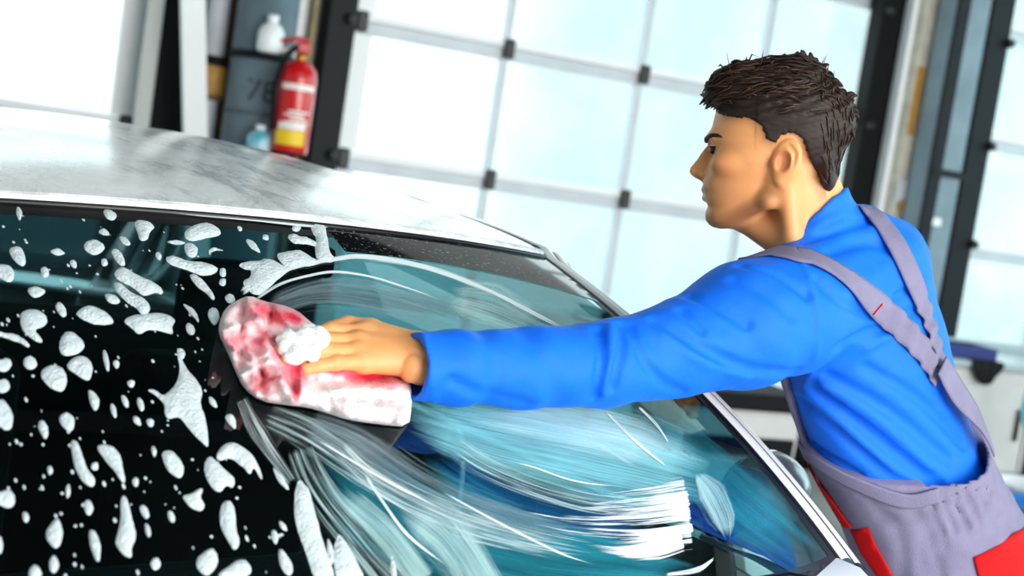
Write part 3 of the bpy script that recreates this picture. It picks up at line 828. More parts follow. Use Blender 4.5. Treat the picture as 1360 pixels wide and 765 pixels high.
# interior
o = bevel(box('dashboard', -.62, .62, -.50, -.05, .72, 1.02, M_dash, car, local=False), .06, 4)
o = cmesh('steering_wheel', *tube_data([(.33 + .17*math.cos(a), .03 - .05*math.sin(a), .98 + .16*math.sin(a)) for a in np.linspace(0, 2*math.pi, 40)], .014, 8), M_dash)
for sx in (-.33, .33):
    s = empty('seat', (0, 0, 0)); s.parent = car
    def rb(n, *a): 
        oo = box(n, *a, M_seat, s, local=False); bevel(oo, .05, 4); return oo
    rb('cushion', sx - .23, sx + .23, .3, .8, .38, .55)
    rb('backrest', sx - .22, sx + .22, .78, .94, .5, 1.12)
    rb('headrest', sx - .12, sx + .12, .82, .92, 1.14, 1.32)
o = bevel(box('rear_bench', -.6, .6, 1.35, 1.6, .4, 1.1, M_seat, car, local=False), .05, 4)
box('cabin_floor', -.75, .75, -.6, 2.2, .22, .28, M_dash, car, local=False)
V = roof_pt(np.linspace(-.97, .97, 31)[:, None] + 0*np.linspace(.02, 1, 21)[None], 0*np.linspace(-.97, .97, 31)[:, None] + np.linspace(.02, 1, 21)[None]) - np.array([0, 0, .03])
cmesh('headliner', V.reshape(-1, 3), grid_faces(31, 21), M_dash)
# rear-view mirror foot on the glass centre (the white bracket under the header)
o = bevel(box('mirror_mount', -.02, .02, -.02, .03, Z_T - .075, Z_T - .03, M_dash, car, local=False), .008)
# front and underside
V = []
for y_, z_ in ((-2.05, .72), (-2.12, .62), (-2.14, .45), (-2.08, .25), (-1.9, .2)):
    for u in np.linspace(-1, 1, 21): V.append((u*(.46 + .22*u*u*0), y_ + .12*u*u, z_))
o = cmesh('bumper', np.array(V), grid_faces(5, 21), M_paint); solid(o, .01)
box('underbody', -.74, .74, -1.95, 2.5, .17, .215, M_black, car, local=False)
V = []
for y_, z_ in ((2.6, 1.0), (2.63, .8), (2.62, .4), (2.5, .2)):
    for u in np.linspace(-1, 1, 21): V.append((u*.66, y_ - .08*u*u, z_))
o = cmesh('rear_bumper', np.array(V), grid_faces(4, 21, flip=True), M_paint); solid(o, .01)
tyre = [(.19, -.09), (.28, -.1), (.305, -.08), (.31, 0), (.305, .08), (.28, .1), (.19, .09)]
for wx in (-.72, .72):
    for wy in (-1.32, 1.62):
        w = empty('wheel', (0, 0, 0)); w.parent = car
        v, f = lathe_data(tyre, 32); v = [(wx + c_, wy + a_, .31 + b_) for a_, b_, c_ in v]
        mesh('tyre', v, f, M_black, w, True, False)
        s = 1 if wx > 0 else -1
        v, f = lathe_data([(.03, .09), (.185, .095), (.19, .07), (.17, .05), (.06, .06), (.03, .1)], 32); v = [(wx + s*c_, wy + a_, .31 + b_) for a_, b_, c_ in v]
        mesh('rim', v, f, M_chrome, w, True, False)
# ------------------------------------------------------------------ foam lying on the windshield
M_foam = mat('soap_foam', srgb(214, 224, 228), .65, noise=.12, nscale=90, bump=.5, bscale=260, sss=.15)
def chaikin(p, n=2):
    p = np.asarray(p, float)
    for _ in range(n):
        q_ = np.roll(p, -1, 0); p = np.stack([p*.75 + q_*.25, p*.25 + q_*.75], 1).reshape(-1, 2)
    return p
def area2(p):
    x, y = p[:, 0], p[:, 1]; return .5*np.sum(x*np.roll(y, -1) - np.roll(x, -1)*y)
def seg_dist(P, A, B_):
    d = B_ - A; t = np.clip(((P[:, None] - A)*d).sum(-1)/((d*d).sum(-1) + 1e-12), 0, 1)
    return np.linalg.norm(P[:, None] - (A + t[..., None]*d), axis=-1).min(1)
def inside(P, poly):
    x, y = P[:, 0][:, None], P[:, 1][:, None]; a = poly; b_ = np.roll(poly, -1, 0)
    c = ((a[:, 1] > y) != (b_[:, 1] > y)) & (x < (b_[:, 0] - a[:, 0])*(y - a[:, 1])/(b_[:, 1] - a[:, 1] + 1e-12) + a[:, 0])
    return c.sum(1) % 2 == 1
def poly_cells(poly, step):
    """triangulate a polygon with interior points; returns 2D points, tris, distance to the edge"""
    if area2(poly) < 0: poly = poly[::-1]
    lo, hi = poly.min(0), poly.max(0)
    gx, gy = np.meshgrid(np.arange(lo[0] + step*.5, hi[0], step), np.arange(lo[1] + step*.5, hi[1], step))
    g = np.stack([gx.ravel(), gy.ravel()], 1)
    g[:, 0] += (np.arange(len(g)) % 2)*step*.25
    if len(g):
        g = g[inside(g, poly)]
        if len(g): g = g[seg_dist(g, poly, np.roll(poly, -1, 0)) > step*.45]
    pts = np.vstack([poly, g]) if len(g) else poly
    n = len(poly)
    r = delaunay_2d_cdt([Vector(p) for p in pts.tolist()], [], [list(range(n))], 1, 1e-6)
    P = np.array([tuple(v) for v in r[0]]); F = [tuple(f) for f in r[2]]
    d = seg_dist(P, poly, np.roll(poly, -1, 0))
    return P, F, d
def glass_blob(name, poly, height, m, parent, step, lift=.0006, edge=.02, rough=0.15):
    P, F, d = poly_cells(poly, step)
    uv = glass_uv(P)
    nb = glass_n(uv[:, 0], uv[:, 1]); base = glass(uv[:, 0], uv[:, 1]) + nb*lift
    dm = d.max() + 1e-9
    t = np.clip(d/min(dm, 14.0), 0, 1)
    h = height*np.sqrt(np.clip(1 - (1 - t)**2, 0, 1))*(1 + rough*np.sin(P[:, 0]*.35 + P[:, 1]*.2)*np.sin(P[:, 1]*.3 - P[:, 0]*.1))
    top = base + nb*(h + .0004)[:, None]
    return mesh(name, top, F, m, parent, True)
Z6 = 971/330.0; Z7 = 1177/400.0; Z4 = 1360/500.0
blobs6 = [
 [(405,85),(440,95),(455,112),(440,128),(415,118)], [(525,135),(560,128),(605,155),(580,172),(575,200),(548,205),(540,170)],
 [(335,215),(370,205),(405,225),(400,248),(365,262),(330,240)], [(385,175),(405,160),(428,185),(410,182)],
 [(465,195),(485,195),(510,220),(490,225)], [(725,170),(770,145),(815,138),(862,170),(850,190),(790,195),(755,210),(725,195)],
 [(720,225),(745,218),(772,240),(760,270),(735,265)], [(648,272),(690,268),(740,295),(790,290),(850,312),(840,335),(785,345),(735,318),(690,310),(660,295)],
 [(740,340),(770,345),(800,375),(838,425),(830,440),(795,400),(760,375)], [(435,250),(455,240),(475,265),(488,300),(470,305),(450,275)],
 [(450,330),(480,310),(515,330),(540,350),(590,365),(632,395),(630,420),(600,405),(560,425),(530,390),(480,370),(455,355)],
 [(445,375),(475,375),(510,415),(550,428),(582,455),(580,490),(550,495),(530,465),(490,440),(460,410)],
 [(410,420),(435,418),(468,440),(455,455),(425,445)], [(482,520),(525,498),(570,500),(630,490),(685,515),(665,545),(675,575),(630,560),(585,548),(545,575),(520,550)],
 [(300,490),(345,460),(395,480),(425,500),(445,530),(400,535),(350,525),(310,505)], [(80,495),(110,480),(160,485),(185,520),(165,545),(130,550),(165,590),(160,605),(120,585),(88,550)],
 [(110,395),(145,390),(180,405),(140,430),(120,418)], [(218,460),(235,448),(260,490),(245,505),(228,485)],
 [(235,630),(240,590),(265,562),(300,580),(330,615),(310,640),(275,655),(245,650)], [(265,690),(300,660),(345,670),(360,710),(345,760),(300,725),(270,710)],
 [(155,725),(200,695),(240,705),(260,745),(245,800),(190,775)], [(275,290),(290,285),(298,310),(285,310)], [(397,285),(412,280),(418,300),(405,305)],
 [(690,630),(715,635),(720,660),(705,668)], [(815,480),(840,470),(855,500),(840,540),(820,515)], [(860,320),(878,318),(878,345),(865,345)],
 [(715,455),(745,470),(770,500),(775,530),(755,500),(730,475)], [(735,530),(755,545),(758,570),(740,570),(728,548)], [(880,430),(900,415),(918,440),(895,452)],
 [(95,670),(125,660),(145,695),(120,710),(98,700)], [(0,680),(30,668),(45,690),(20,718),(0,710)],
 [(160,320),(180,312),(190,340),(170,350)], [(0,565),(40,575),(80,585),(115,615),(105,625),(70,600),(30,590),(0,580)], [(400,640),(415,640),(428,710),(415,715)],
 [(0,300),(40,310),(55,340),(40,370),(0,350)], [(35,240),(80,230),(100,290),(85,310),(50,270)], [(820,235),(880,248),(832,247),(822,268)],
 [(925,150),(945,160),(935,168)], [(65,70),(85,95),(78,128),(68,110)], [(610,260),(622,255),(628,275),(618,280)],
 [(700,210),(725,215),(705,222),(655,215),(665,208)], [(445,680),(460,678),(462,700),(450,702)], [(860,362),(880,358),(876,380),(862,380)], [(195,250),(225,240),(255,258),(225,262)]]
blobs7 = [
 [(575,40),(610,40),(640,65),(665,50),(690,20),(705,-40),(690,-95),(705,-90),(725,-40),(765,5),(788,45),(775,95),(800,145),(815,265),(790,245),(740,195),(700,135),(655,155),(645,120),(650,95),(610,60)],
 [(0,70),(30,100),(50,150),(40,195),(0,190)], [(230,150),(260,128),(290,155),(280,200),(255,190)], [(345,40),(370,55),(388,90),(370,125),(352,80)],
 [(150,170),(170,160),(188,205),(175,235),(158,200)], [(275,245),(300,240),(318,285),(330,340),(372,385),(362,420),(325,400),(300,350),(285,300)],
 [(375,260),(430,258),(465,290),(475,345),(490,395),(475,400),(440,340),(400,300)], [(630,285),(670,278),(700,315),(718,350),(700,388),(655,350)],
 [(845,300),(880,250),(920,250),(960,275),(1000,320),(1025,390),(1010,380),(985,335),(975,375),(945,330),(900,305),(860,320)],
 [(800,330),(820,300),(845,322),(885,365),(915,385),(905,425),(880,405),(860,440),(825,415),(805,370)], [(712,455),(750,450),(785,425),(790,440),(775,460),(800,490),(780,515),(740,490)],
 [(862,495),(895,470),(918,510),(915,580),(938,630),(915,668),(890,625),(862,570)], [(770,705),(800,675),(830,658),(850,700),(835,740),(805,765),(775,740)],
 [(855,755),(900,730),(930,705),(965,710),(985,765),(860,785)], [(1085,670),(1105,665),(1145,735),(1130,765),(1105,745)], [(1058,595),(1075,590),(1085,620),(1075,645)],
 [(1090,555),(1105,560),(1122,590),(1105,585)], [(470,465),(490,455),(505,500),(515,560),(530,615),(510,650),(515,695),(480,680),(452,640),(460,610),(475,560)],
 [(545,500),(565,492),(582,530),(568,545)], [(565,565),(580,570),(588,610),(575,610)], [(330,480),(350,472),(362,505),(350,528),(335,515)],
 [(345,595),(370,590),(388,640),(390,700),(375,710),(360,660)], [(182,600),(205,560),(225,540),(242,590),(235,640),(215,658),(188,625)], [(195,710),(210,685),(228,720),(215,755),(198,745)],
 [(115,745),(140,722),(165,765),(120,785)], [(0,440),(40,432),(58,470),(40,500),(0,490)], [(590,710),(615,695),(625,730),(600,745)], [(880,145),(905,135),(918,165),(918,195),(895,170)],
 [(472,65),(488,65),(502,100),(490,108)], [(535,75),(550,75),(562,110),(550,125)], [(500,8),(522,5),(520,25),(505,25)], [(0,0),(30,5),(35,40),(0,52)], [(655,520),(670,515),(683,550),(668,555)],
 [(815,70),(830,72),(850,110),(830,100)], [(520,145),(540,150),(550,180),(530,170)], [(575,155),(598,160),(595,180),(580,178)], [(593,262),(605,268),(608,290),(600,300)], [(90,520),(108,525),(108,555),(95,550)],
 [(0,600),(10,650),(0,690)], [(360,330),(380,325),(378,350),(362,350)], [(188,340),(202,345),(200,368),(190,365)], [(430,100),(445,98),(455,145),(445,145)], [(520,390),(535,385),(538,410),(524,415)], [(260,415),(272,412),(270,455),(260,460)]]
feath = [[(265,210),(285,235),(300,250),(312,300),(330,380),(360,470),(400,575),(320,575),(295,490),(275,430),(250,350),(248,260)], [(405,405),(425,430),(440,455),(470,510),(505,575),(400,575),(395,530),(388,480)],
 [(365,425),(378,440),(388,490),(380,525),(368,480)], [(595,480),(605,500),(618,575),(598,575)], [(170,165),(195,195),(225,235),(220,250),(180,200)]]
Z5 = 1093/200.0
blobs5 = [[(610,245),(660,225),(700,250),(760,262),(820,290),(815,320),(760,300),(700,290),(665,300)],
 [(535,375),(600,360),(660,355),(700,350),(760,390),(830,420),(880,430),(760,460),(700,455),(660,475),(610,465),(560,420)],
 [(255,455),(320,430),(400,435),(450,410),(520,430),(590,470),(640,480),(560,530),(480,600),(400,680),(300,610),(295,560),(350,540),(360,490),(310,490)],
 [(770,130),(880,150),(890,250),(910,360),(960,400),(930,430),(830,415),(810,340),(830,260),(800,240),(780,180)],
 [(310,270),(350,275),(410,350),(395,360),(330,305)], [(650,165),(705,175),(690,205),(650,200)], [(435,240),(465,240),(465,268),(440,262)]]
fo = empty('foam_patches', tuple(glass(-.4, .5)))
tag(fo, 'white soap foam patches scattered over the dark windshield', 'foam')
for lst, z, ox, oy in ((blobs6, Z6, 0, 250), (blobs7, Z7, 0, 505), (feath, Z4, 300, 560), (blobs5, Z5, 270, 270)):
    for bl in lst:
        p = np.array(bl, float)/z + [ox, oy]
        p = chaikin(p, 2)
        wv = np.sin(np.arange(len(p))*1.9 + p[:, 0])*.35
        c = p.mean(0); p = p + (p - c)/(np.linalg.norm(p - c, axis=1)[:, None] + 1e-6)*(wv + 1.7)[:, None]
        sz = math.sqrt(abs(area2(p)))
        p[:, 0] = np.where(p[:, 0] < 1, p[:, 0] - 14, p[:, 0])
        glass_blob('foam_blob', p, min(.0042, .0010 + sz*.00012), M_foam, fo, max(2.2, sz*.13))
for k in range(34):          # the part of the glass left of the picture carries foam as well
    c = np.array([rng.uniform(-230, -14), rng.uniform(285, 790)]); n_ = 9; sx, sy = rng.uniform(5, 13), rng.uniform(6, 20)
    a = np.linspace(0, 2*math.pi, n_, endpoint=False); r_ = rng.uniform(.6, 1.25, n_)
    p = chaikin(np.stack([c[0] + sx*r_*np.cos(a), c[1] + sy*r_*np.sin(a)], 1), 2)
    uvc = glass_uv(p)
    if np.abs(uvc[:, 0]).max() > .96 or uvc[:, 1].max() > .97 or uvc[:, 1].min() < .05: continue
    glass_blob('foam_blob', p, .004, M_foam, fo, 3.0)
# loose specks, too small to pick apart
acc = ([], [])
pts = []
while len(pts) < 220:
    x, y = rng.uniform(-150, 400), rng.uniform(285, 765)
    if x > 290 and y < 540: continue
    if x > 300 + (y - 520)*.45 and y > 500: continue
    pts.append((x, y))
uv = glass_uv(np.array(pts)); nb = glass_n(uv[:, 0], uv[:, 1]); bs = glass(uv[:, 0], uv[:, 1])
for k in range(len(pts)):
    r = rng.uniform(.0006, .0019); st = rng.uniform(1, 2.6)
    t1 = np.cross(nb[k], AX_L); t1 /= np.linalg.norm(t1); t2 = np.cross(t1, nb[k])
    vs = [bs[k] + nb[k]*r*.5] + [bs[k] + nb[k]*.0004 + r*(t1*math.cos(a)*st + t2*math.sin(a)) for a in np.linspace(0, 2*math.pi, 8)[:-1]]
    append_data(acc, (vs, [(0, 1 + i, 1 + (i + 1) % 7) for i in range(7)]))
o = mesh('foam_specks', acc[0], acc[1], M_foam, fo, True); o['kind'] = 'stuff'

# ------------------------------------------------------------------ wiped soap film: strokes that follow the hand's path, plus painted reflection tints
def streak_mat(name, col, lo, hi, amax, along=2.2, across=26, fine=90, endfade=True, bias=0.0, rough=.35):
    q = NT(name)
    uvn = q.n('UVMap'); sep = q.n('SeparateXYZ'); q.l(uvn.outputs[0], sep.inputs[0])
    def noise(sx, sy, det=4):
        mp = q.n('Mapping'); mp.inputs['Scale'].default_value = (sx, sy, 1); q.l(uvn.outputs[0], mp.inputs[0])
        n_ = q.n('TexNoise', noise_dimensions='2D'); n_.inputs['Scale'].default_value = 1; n_.inputs['Detail'].default_value = det; q.l(mp.outputs[0], n_.inputs['Vector']); return n_.outputs['Fac']
    a = noise(along, across); b_ = noise(along*1.3, fine, 2)
    m1 = q.n('Math', operation='MULTIPLY_ADD'); m1.inputs[1].default_value = .45; q.l(b_, m1.inputs[0])
    m2 = q.n('Math', operation='MULTIPLY'); m2.inputs[1].default_value = .75; q.l(a, m2.inputs[0]); q.l(m2.outputs[0], m1.inputs[2])
    if bias:   # soap gathers towards the end of the stroke
        bb_ = q.n('Math', operation='MULTIPLY_ADD'); bb_.inputs[1].default_value = bias; q.l(sep.outputs[2], bb_.inputs[0]); q.l(m1.outputs[0], bb_.inputs[2]); srcn = bb_.outputs[0]
    else: srcn = m1.outputs[0]
    # the film thins out raggedly at both sides and at the ends of the stroke
    v1 = q.n('Math', operation='SUBTRACT'); v1.inputs[1].default_value = .5; q.l(sep.outputs[1], v1.inputs[0])
    v2 = q.n('Math', operation='ABSOLUTE'); q.l(v1.outputs[0], v2.inputs[0])
    v3 = q.n('MapRange'); v3.inputs['From Min'].default_value = .5; v3.inputs['From Max'].default_value = .22; v3.inputs['To Min'].default_value = -.45; v3.inputs['To Max'].default_value = 0; q.l(v2.outputs[0], v3.inputs[0])
    at_ = q.n('Attribute'); at_.attribute_name = 'ends'
    v4 = q.n('MapRange'); v4.inputs['To Min'].default_value = -.5; v4.inputs['To Max'].default_value = 0; q.l(at_.outputs['Fac'], v4.inputs[0])
    s1 = q.n('Math', operation='ADD'); q.l(v3.outputs[0], s1.inputs[0]); q.l(v4.outputs[0], s1.inputs[1])
    s2 = q.n('Math', operation='ADD'); q.l(s1.outputs[0], s2.inputs[0]); q.l(srcn, s2.inputs[1])
    mr = q.n('MapRange'); mr.inputs['From Min'].default_value = lo; mr.inputs['From Max'].default_value = hi; mr.inputs['To Max'].default_value = amax; q.l(s2.outputs[0], mr.inputs[0])
    res = mr.outputs[0]
    df = q.n('BsdfPrincipled'); df.inputs['Base Color'].default_value = col; df.inputs['Roughness'].default_value = rough
    tp = q.n('BsdfTransparent'); mx = q.n('MixShader'); q.l(res, mx.inputs[0]); q.l(tp.outputs[0], mx.inputs[1]); q.l(df.outputs[0], mx.inputs[2])
    q.surf(mx.outputs[0]); return q.m
def stroke(name, path, width, m, lift, parent, n=60, k=7, ends=(.12, .12)):
    p = spline(path, n); w = np.interp(np.linspace(0, 1, len(p)), np.linspace(0, 1, len(width)), width) if hasattr(width, '__len__') else np.full(len(p), width)
    t = np.gradient(p, axis=0); t /= np.linalg.norm(t, axis=1)[:, None]; nn_ = np.stack([-t[:, 1], t[:, 0]], 1)
    rows = np.stack([p + nn_*(w*(j/(k - 1) - .5))[:, None] for j in range(k)], 1).reshape(-1, 2)
    uv = glass_uv(rows); uv[:, 0] = np.clip(uv[:, 0], -.99, .962); uv[:, 1] = np.clip(uv[:, 1], .004, .985)
    P = glass(uv[:, 0], uv[:, 1]) + glass_n(uv[:, 0], uv[:, 1])*lift
    o = mesh(name, P, grid_faces(len(p), k), m, parent, True)
    s = np.concatenate([[0], np.cumsum(np.linalg.norm(np.diff(p, axis=0), axis=1))]); L_ = s[-1]
    me = o.data; uvl = me.uv_layers.new(name='UVMap')
    uvs = np.array([(s[i]/100.0, j/(k - 1)) for i in range(len(p)) for j in range(k)])
    idx = np.zeros(len(me.loops), int); me.loops.foreach_get('vertex_index', idx)
    uvl.data.foreach_set('uv', uvs[idx].astype(np.float32).ravel())
    at_ = me.attributes.new('ends', 'FLOAT', 'POINT'); e = s/L_
    ev = np.clip(np.minimum(e/max(ends[0], 1e-3), (1 - e)/max(ends[1], 1e-3)), 0, 1)
    at_.data.foreach_set('value', np.repeat(ev, k).astype(np.float32))
    at2 = me.attributes.new('along', 'FLOAT', 'POINT'); at2.data.foreach_set('value', np.repeat(e, k).astype(np.float32))
    return o
S_white = streak_mat('soap_streak_white', srgb(226, 242, 246), .56, .84, .85, along=.9, across=16, fine=150)
S_fine = streak_mat('soap_streak_fine', srgb(206, 236, 240), .58, .80, .7, along=.7, across=26, fine=190)
S_dense = streak_mat('soap_streak_dense', srgb(244, 250, 250), .36, .54, 1.0, along=.8, across=11, fine=48)
S_line = streak_mat('soap_ridge_line', srgb(236, 244, 246), .22, .52, .9, along=1.2, across=3, fine=8)
S_grey = streak_mat('soap_film_grey', srgb(150, 172, 182), .36, .95, .7, along=.8, across=16, fine=140)
S_aqua = streak_mat('aqua_reflection_tint', srgb(140, 212, 216), .10, .85, .9, along=.5, across=5, fine=70)
S_aqua2 = streak_mat('pale_aqua_soap_and_reflection', srgb(196, 234, 234), .20, .85, .9, along=.6, across=4, fine=50)
S_teal = streak_mat('teal_reflection_tint', srgb(34, 140, 160), .15, .85, .8, along=.5, across=6, fine=90)  # teal tint stands in for window reflections on the glass
S_blue = streak_mat('blue_sleeve_reflection', srgb(24, 108, 168), .25, .85, .6, along=.4, across=8, fine=90)  # blue tint paints the sleeve's reflection in the glass
fi = empty('soap_and_reflection_film', tuple(glass(.1, .6)))
tag(fi, 'wiped white soap streaks and painted teal reflections on the right half of the windshield', 'soap film')
strokes = [
 # broad washes first: glass reflections painted in as teal, aqua and blue tint
 ('film_reflection_wash', [(540,545),(660,575),(800,605),(935,640)], (80,130,150,110), S_aqua, .0008, (.15,.12)),
 ('film_reflection_wash', [(420,610),(540,690),(700,745),(920,770)], (110,130,120,70), S_teal, .0009, (.15,.1)),
 ('film_reflection_wash', [(560,590),(660,655),(780,695),(890,705)], (50,64,56,40), S_blue, .0010, (.2,.2)),
 ('film_reflection_wash', [(850,545),(920,610),(1000,680),(1080,740)], (60,80,90,60), S_teal, .0007, (.2,.25)),
 ('film_reflection_wash', [(560,610),(640,675),(740,715),(880,738)], (40,60,50,40), S_teal, .0011, (.2,.2)),
 ('film_reflection_wash', [(530,670),(580,700),(610,735),(640,785)], (60,90,80,80), S_aqua2, .0013, (.25,.02)),
 ('film_reflection_wash', [(600,545),(720,560),(840,585),(920,620)], (50,80,80,60), S_aqua2, .0013, (.25,.25)),
 ('film_reflection_wash', [(440,645),(510,710),(560,775)], (40,50,50), S_aqua2, .0013, (.25,.02)),
 ('film_reflection_wash', [(345,412),(430,388),(530,402),(640,437)], (36,60,70,50), S_grey, .0009, (.1,.3)),
 ('film_reflection_wash', [(590,395),(650,408),(720,440)], (50,80,50), S_aqua2, .0009, (.2,.2)),  # pale patch painted in for a bright reflection under the header
 # streaked swaths
 ('film_streaks', [(335,545),(410,580),(500,640),(600,685),(720,720),(860,742)], (50,80,80,70,60,40), S_fine, .0016, (.05,.2)),
 ('film_streaks', [(400,560),(470,590),(560,650),(680,695),(800,715)], (60,80,80,60,40), S_grey, .0018, (.05,.2)),
 ('film_streaks', [(320,530),(345,580),(390,645)], (26,44,20), S_white, .0019, (.02,.05)),
 ('film_streaks', [(390,580),(420,650),(470,715),(520,775)], (60,80,90,90), S_fine, .0017, (.1,.0)),
 ('film_streaks', [(430,570),(500,640),(620,700),(800,745)], (40,60,60,40), S_white, .0021, (.1,.2)),
 ('film_streaks', [(560,560),(640,620),(760,665),(880,680)], (40,60,60,60), S_fine, .0020, (.2,.15)),
 ('film_streaks', [(620,545),(720,560),(800,590),(880,640)], (30,40,40,30), S_fine, .0020, (.2,.2)),
 # dense end where the soap was pushed together
 ('soap_ridge', [(660,672),(760,690),(850,690),(918,682)], (60,90,112,116), S_dense, .0026, (.95,.02)),
 ('soap_ridge', [(760,720),(820,728),(870,724),(906,716)], (30,50,60,50), S_dense, .0029, (.7,.02)),
 ('soap_ridge', [(922,628),(942,656),(958,690),(966,722)], (10,48,42,8), S_aqua2, .0024, (.1,.2)),
 ('soap_ridge', [(880,765),(925,758),(948,742)], (4,10,4), S_line, .0026, (.1,.1)),
 ('header_foam', [(-30,262),(60,268),(130,272),(200,279),(270,287),(340,294),(400,300),(440,303)], (12,9,8,10,9,8,10,8), S_dense, .0030, (.01,.02)),
 # thin ridges
 ('soap_line', [(318,392),(345,374),(395,356),(445,346),(480,343),(540,351),(600,368),(660,393),(720,424),(765,447)], (14,9,7,8,9,10,9,7,6,4), S_line, .0024, (.02,.1)),
 ('soap_line', [(335,402),(370,380),(410,368),(445,363),(490,369),(540,384),(590,402)], (4,5,5,5,4,3,2), S_line, .0023, (.05,.2)),
 ('soap_line', [(480,625),(505,665),(540,712),(590,752)], (5,5,6,3), S_line, .0025, (.1,.2)),
 ('soap_line', [(395,570),(460,610),(530,650),(600,685)], (3,4,5,2), S_line, .0025, (.2,.3)),
 ('soap_line', [(560,640),(650,690),(740,735),(790,752)], (2,4,4,2), S_line, .0025, (.2,.2)),
 ('soap_line', [(800,545),(845,590),(885,622)], (3,6,3), S_line, .0025, (.1,.1)),
 ('soap_line', [(845,540),(870,565),(888,592)], (4,5,2), S_line, .0025, (.1,.1)),
 ('soap_line', [(650,610),(700,620),(760,640),(820,648)], (2,3,3,2), S_line, .0025, (.3,.2)),
]
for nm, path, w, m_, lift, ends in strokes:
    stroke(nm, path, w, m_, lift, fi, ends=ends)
# ------------------------------------------------------------------ implicit surfaces -> meshes (used for the man, his clothes and the rag)
def smin(a, b, k):
    h = np.clip(.5 + .5*(b - a)/k, 0, 1); return b*(1 - h) + a*h - k*h*(1 - h)
def smax(a, b, k): return -smin(-a, -b, k)
def sd_sphere(P, c, r): return np.linalg.norm(P - np.asarray(c, np.float32), axis=1) - r
def sd_ell(P, c, r, axes=None):
    d = P - np.asarray(c, np.float32)
    if axes is not None: d = d@np.asarray(axes, np.float32).T
    r = np.asarray(r, np.float32); k0 = np.linalg.norm(d/r, axis=1); k1 = np.linalg.norm(d/(r*r), axis=1) + 1e-9
    return k0*(k0 - 1)/k1
def sd_cap(P, a, b, ra, rb=None):
    rb = ra if rb is None else rb
    a = np.asarray(a, np.float32); b = np.asarray(b, np.float32); ab = b - a
    t = np.clip(((P - a)@ab)/(ab@ab + 1e-12), 0, 1)
    return np.linalg.norm(P - a - t[:, None]*ab, axis=1) - (ra + (rb - ra)*t)
def sd_chain(P, pts, rs, k=.0):
    d = None
    for i in range(len(pts) - 1):
        e = sd_cap(P, pts[i], pts[i+1], rs[i], rs[i+1]); d = e if d is None else (smin(d, e, k) if k else np.minimum(d, e))
    return d
_lofts = {}
def sd_loft(P, secs, grow=0.0):
    """elliptic sections (centre, right axis, half width, half depth) blended along one axis"""
    key = id(secs[0][0]), len(secs)
    if key not in _lofts:
        T = np.array([np.concatenate([c, ax, [a, b]]) for c, ax, a, b in secs], float)
        T = spline(T, 8*(len(secs) - 1)); dn = T[-1, :3] - T[0, :3]; dn /= np.linalg.norm(dn)
        _lofts[key] = (T, (T[:, :3] - T[0, :3])@dn, dn.astype(np.float32), T[0, :3].astype(np.float32), float((T[-1, :3] - T[0, :3])@dn), secs)
    T, ss, dn, o_, L_, _ = _lofts[key]
    s_ = (P - o_)@dn; sc = np.clip(s_, 0, L_)
    I = [np.interp(sc, ss, T[:, k]).astype(np.float32) for k in range(8)]
    c = np.stack(I[:3], 1); ax = np.stack(I[3:6], 1)
    ax = ax - (ax@dn)[:, None]*dn; ax /= np.linalg.norm(ax, axis=1)[:, None]; ay = np.cross(dn, ax)
    q = P - c; q = q - (q@dn)[:, None]*dn
    x = (q*ax).sum(1); y = (q*ay).sum(1); a = I[6] + grow; b = I[7] + grow
    k0 = np.sqrt((x/a)**2 + (y/b)**2); k1 = np.sqrt((x/(a*a))**2 + (y/(b*b))**2) + 1e-9
    e = k0*(k0 - 1)/k1; z = np.abs(s_ - sc)
    return np.where(z > 0, np.sqrt(np.maximum(e, 0)**2 + z*z) + np.minimum(e, 0)*np.exp(-z/.01), e)
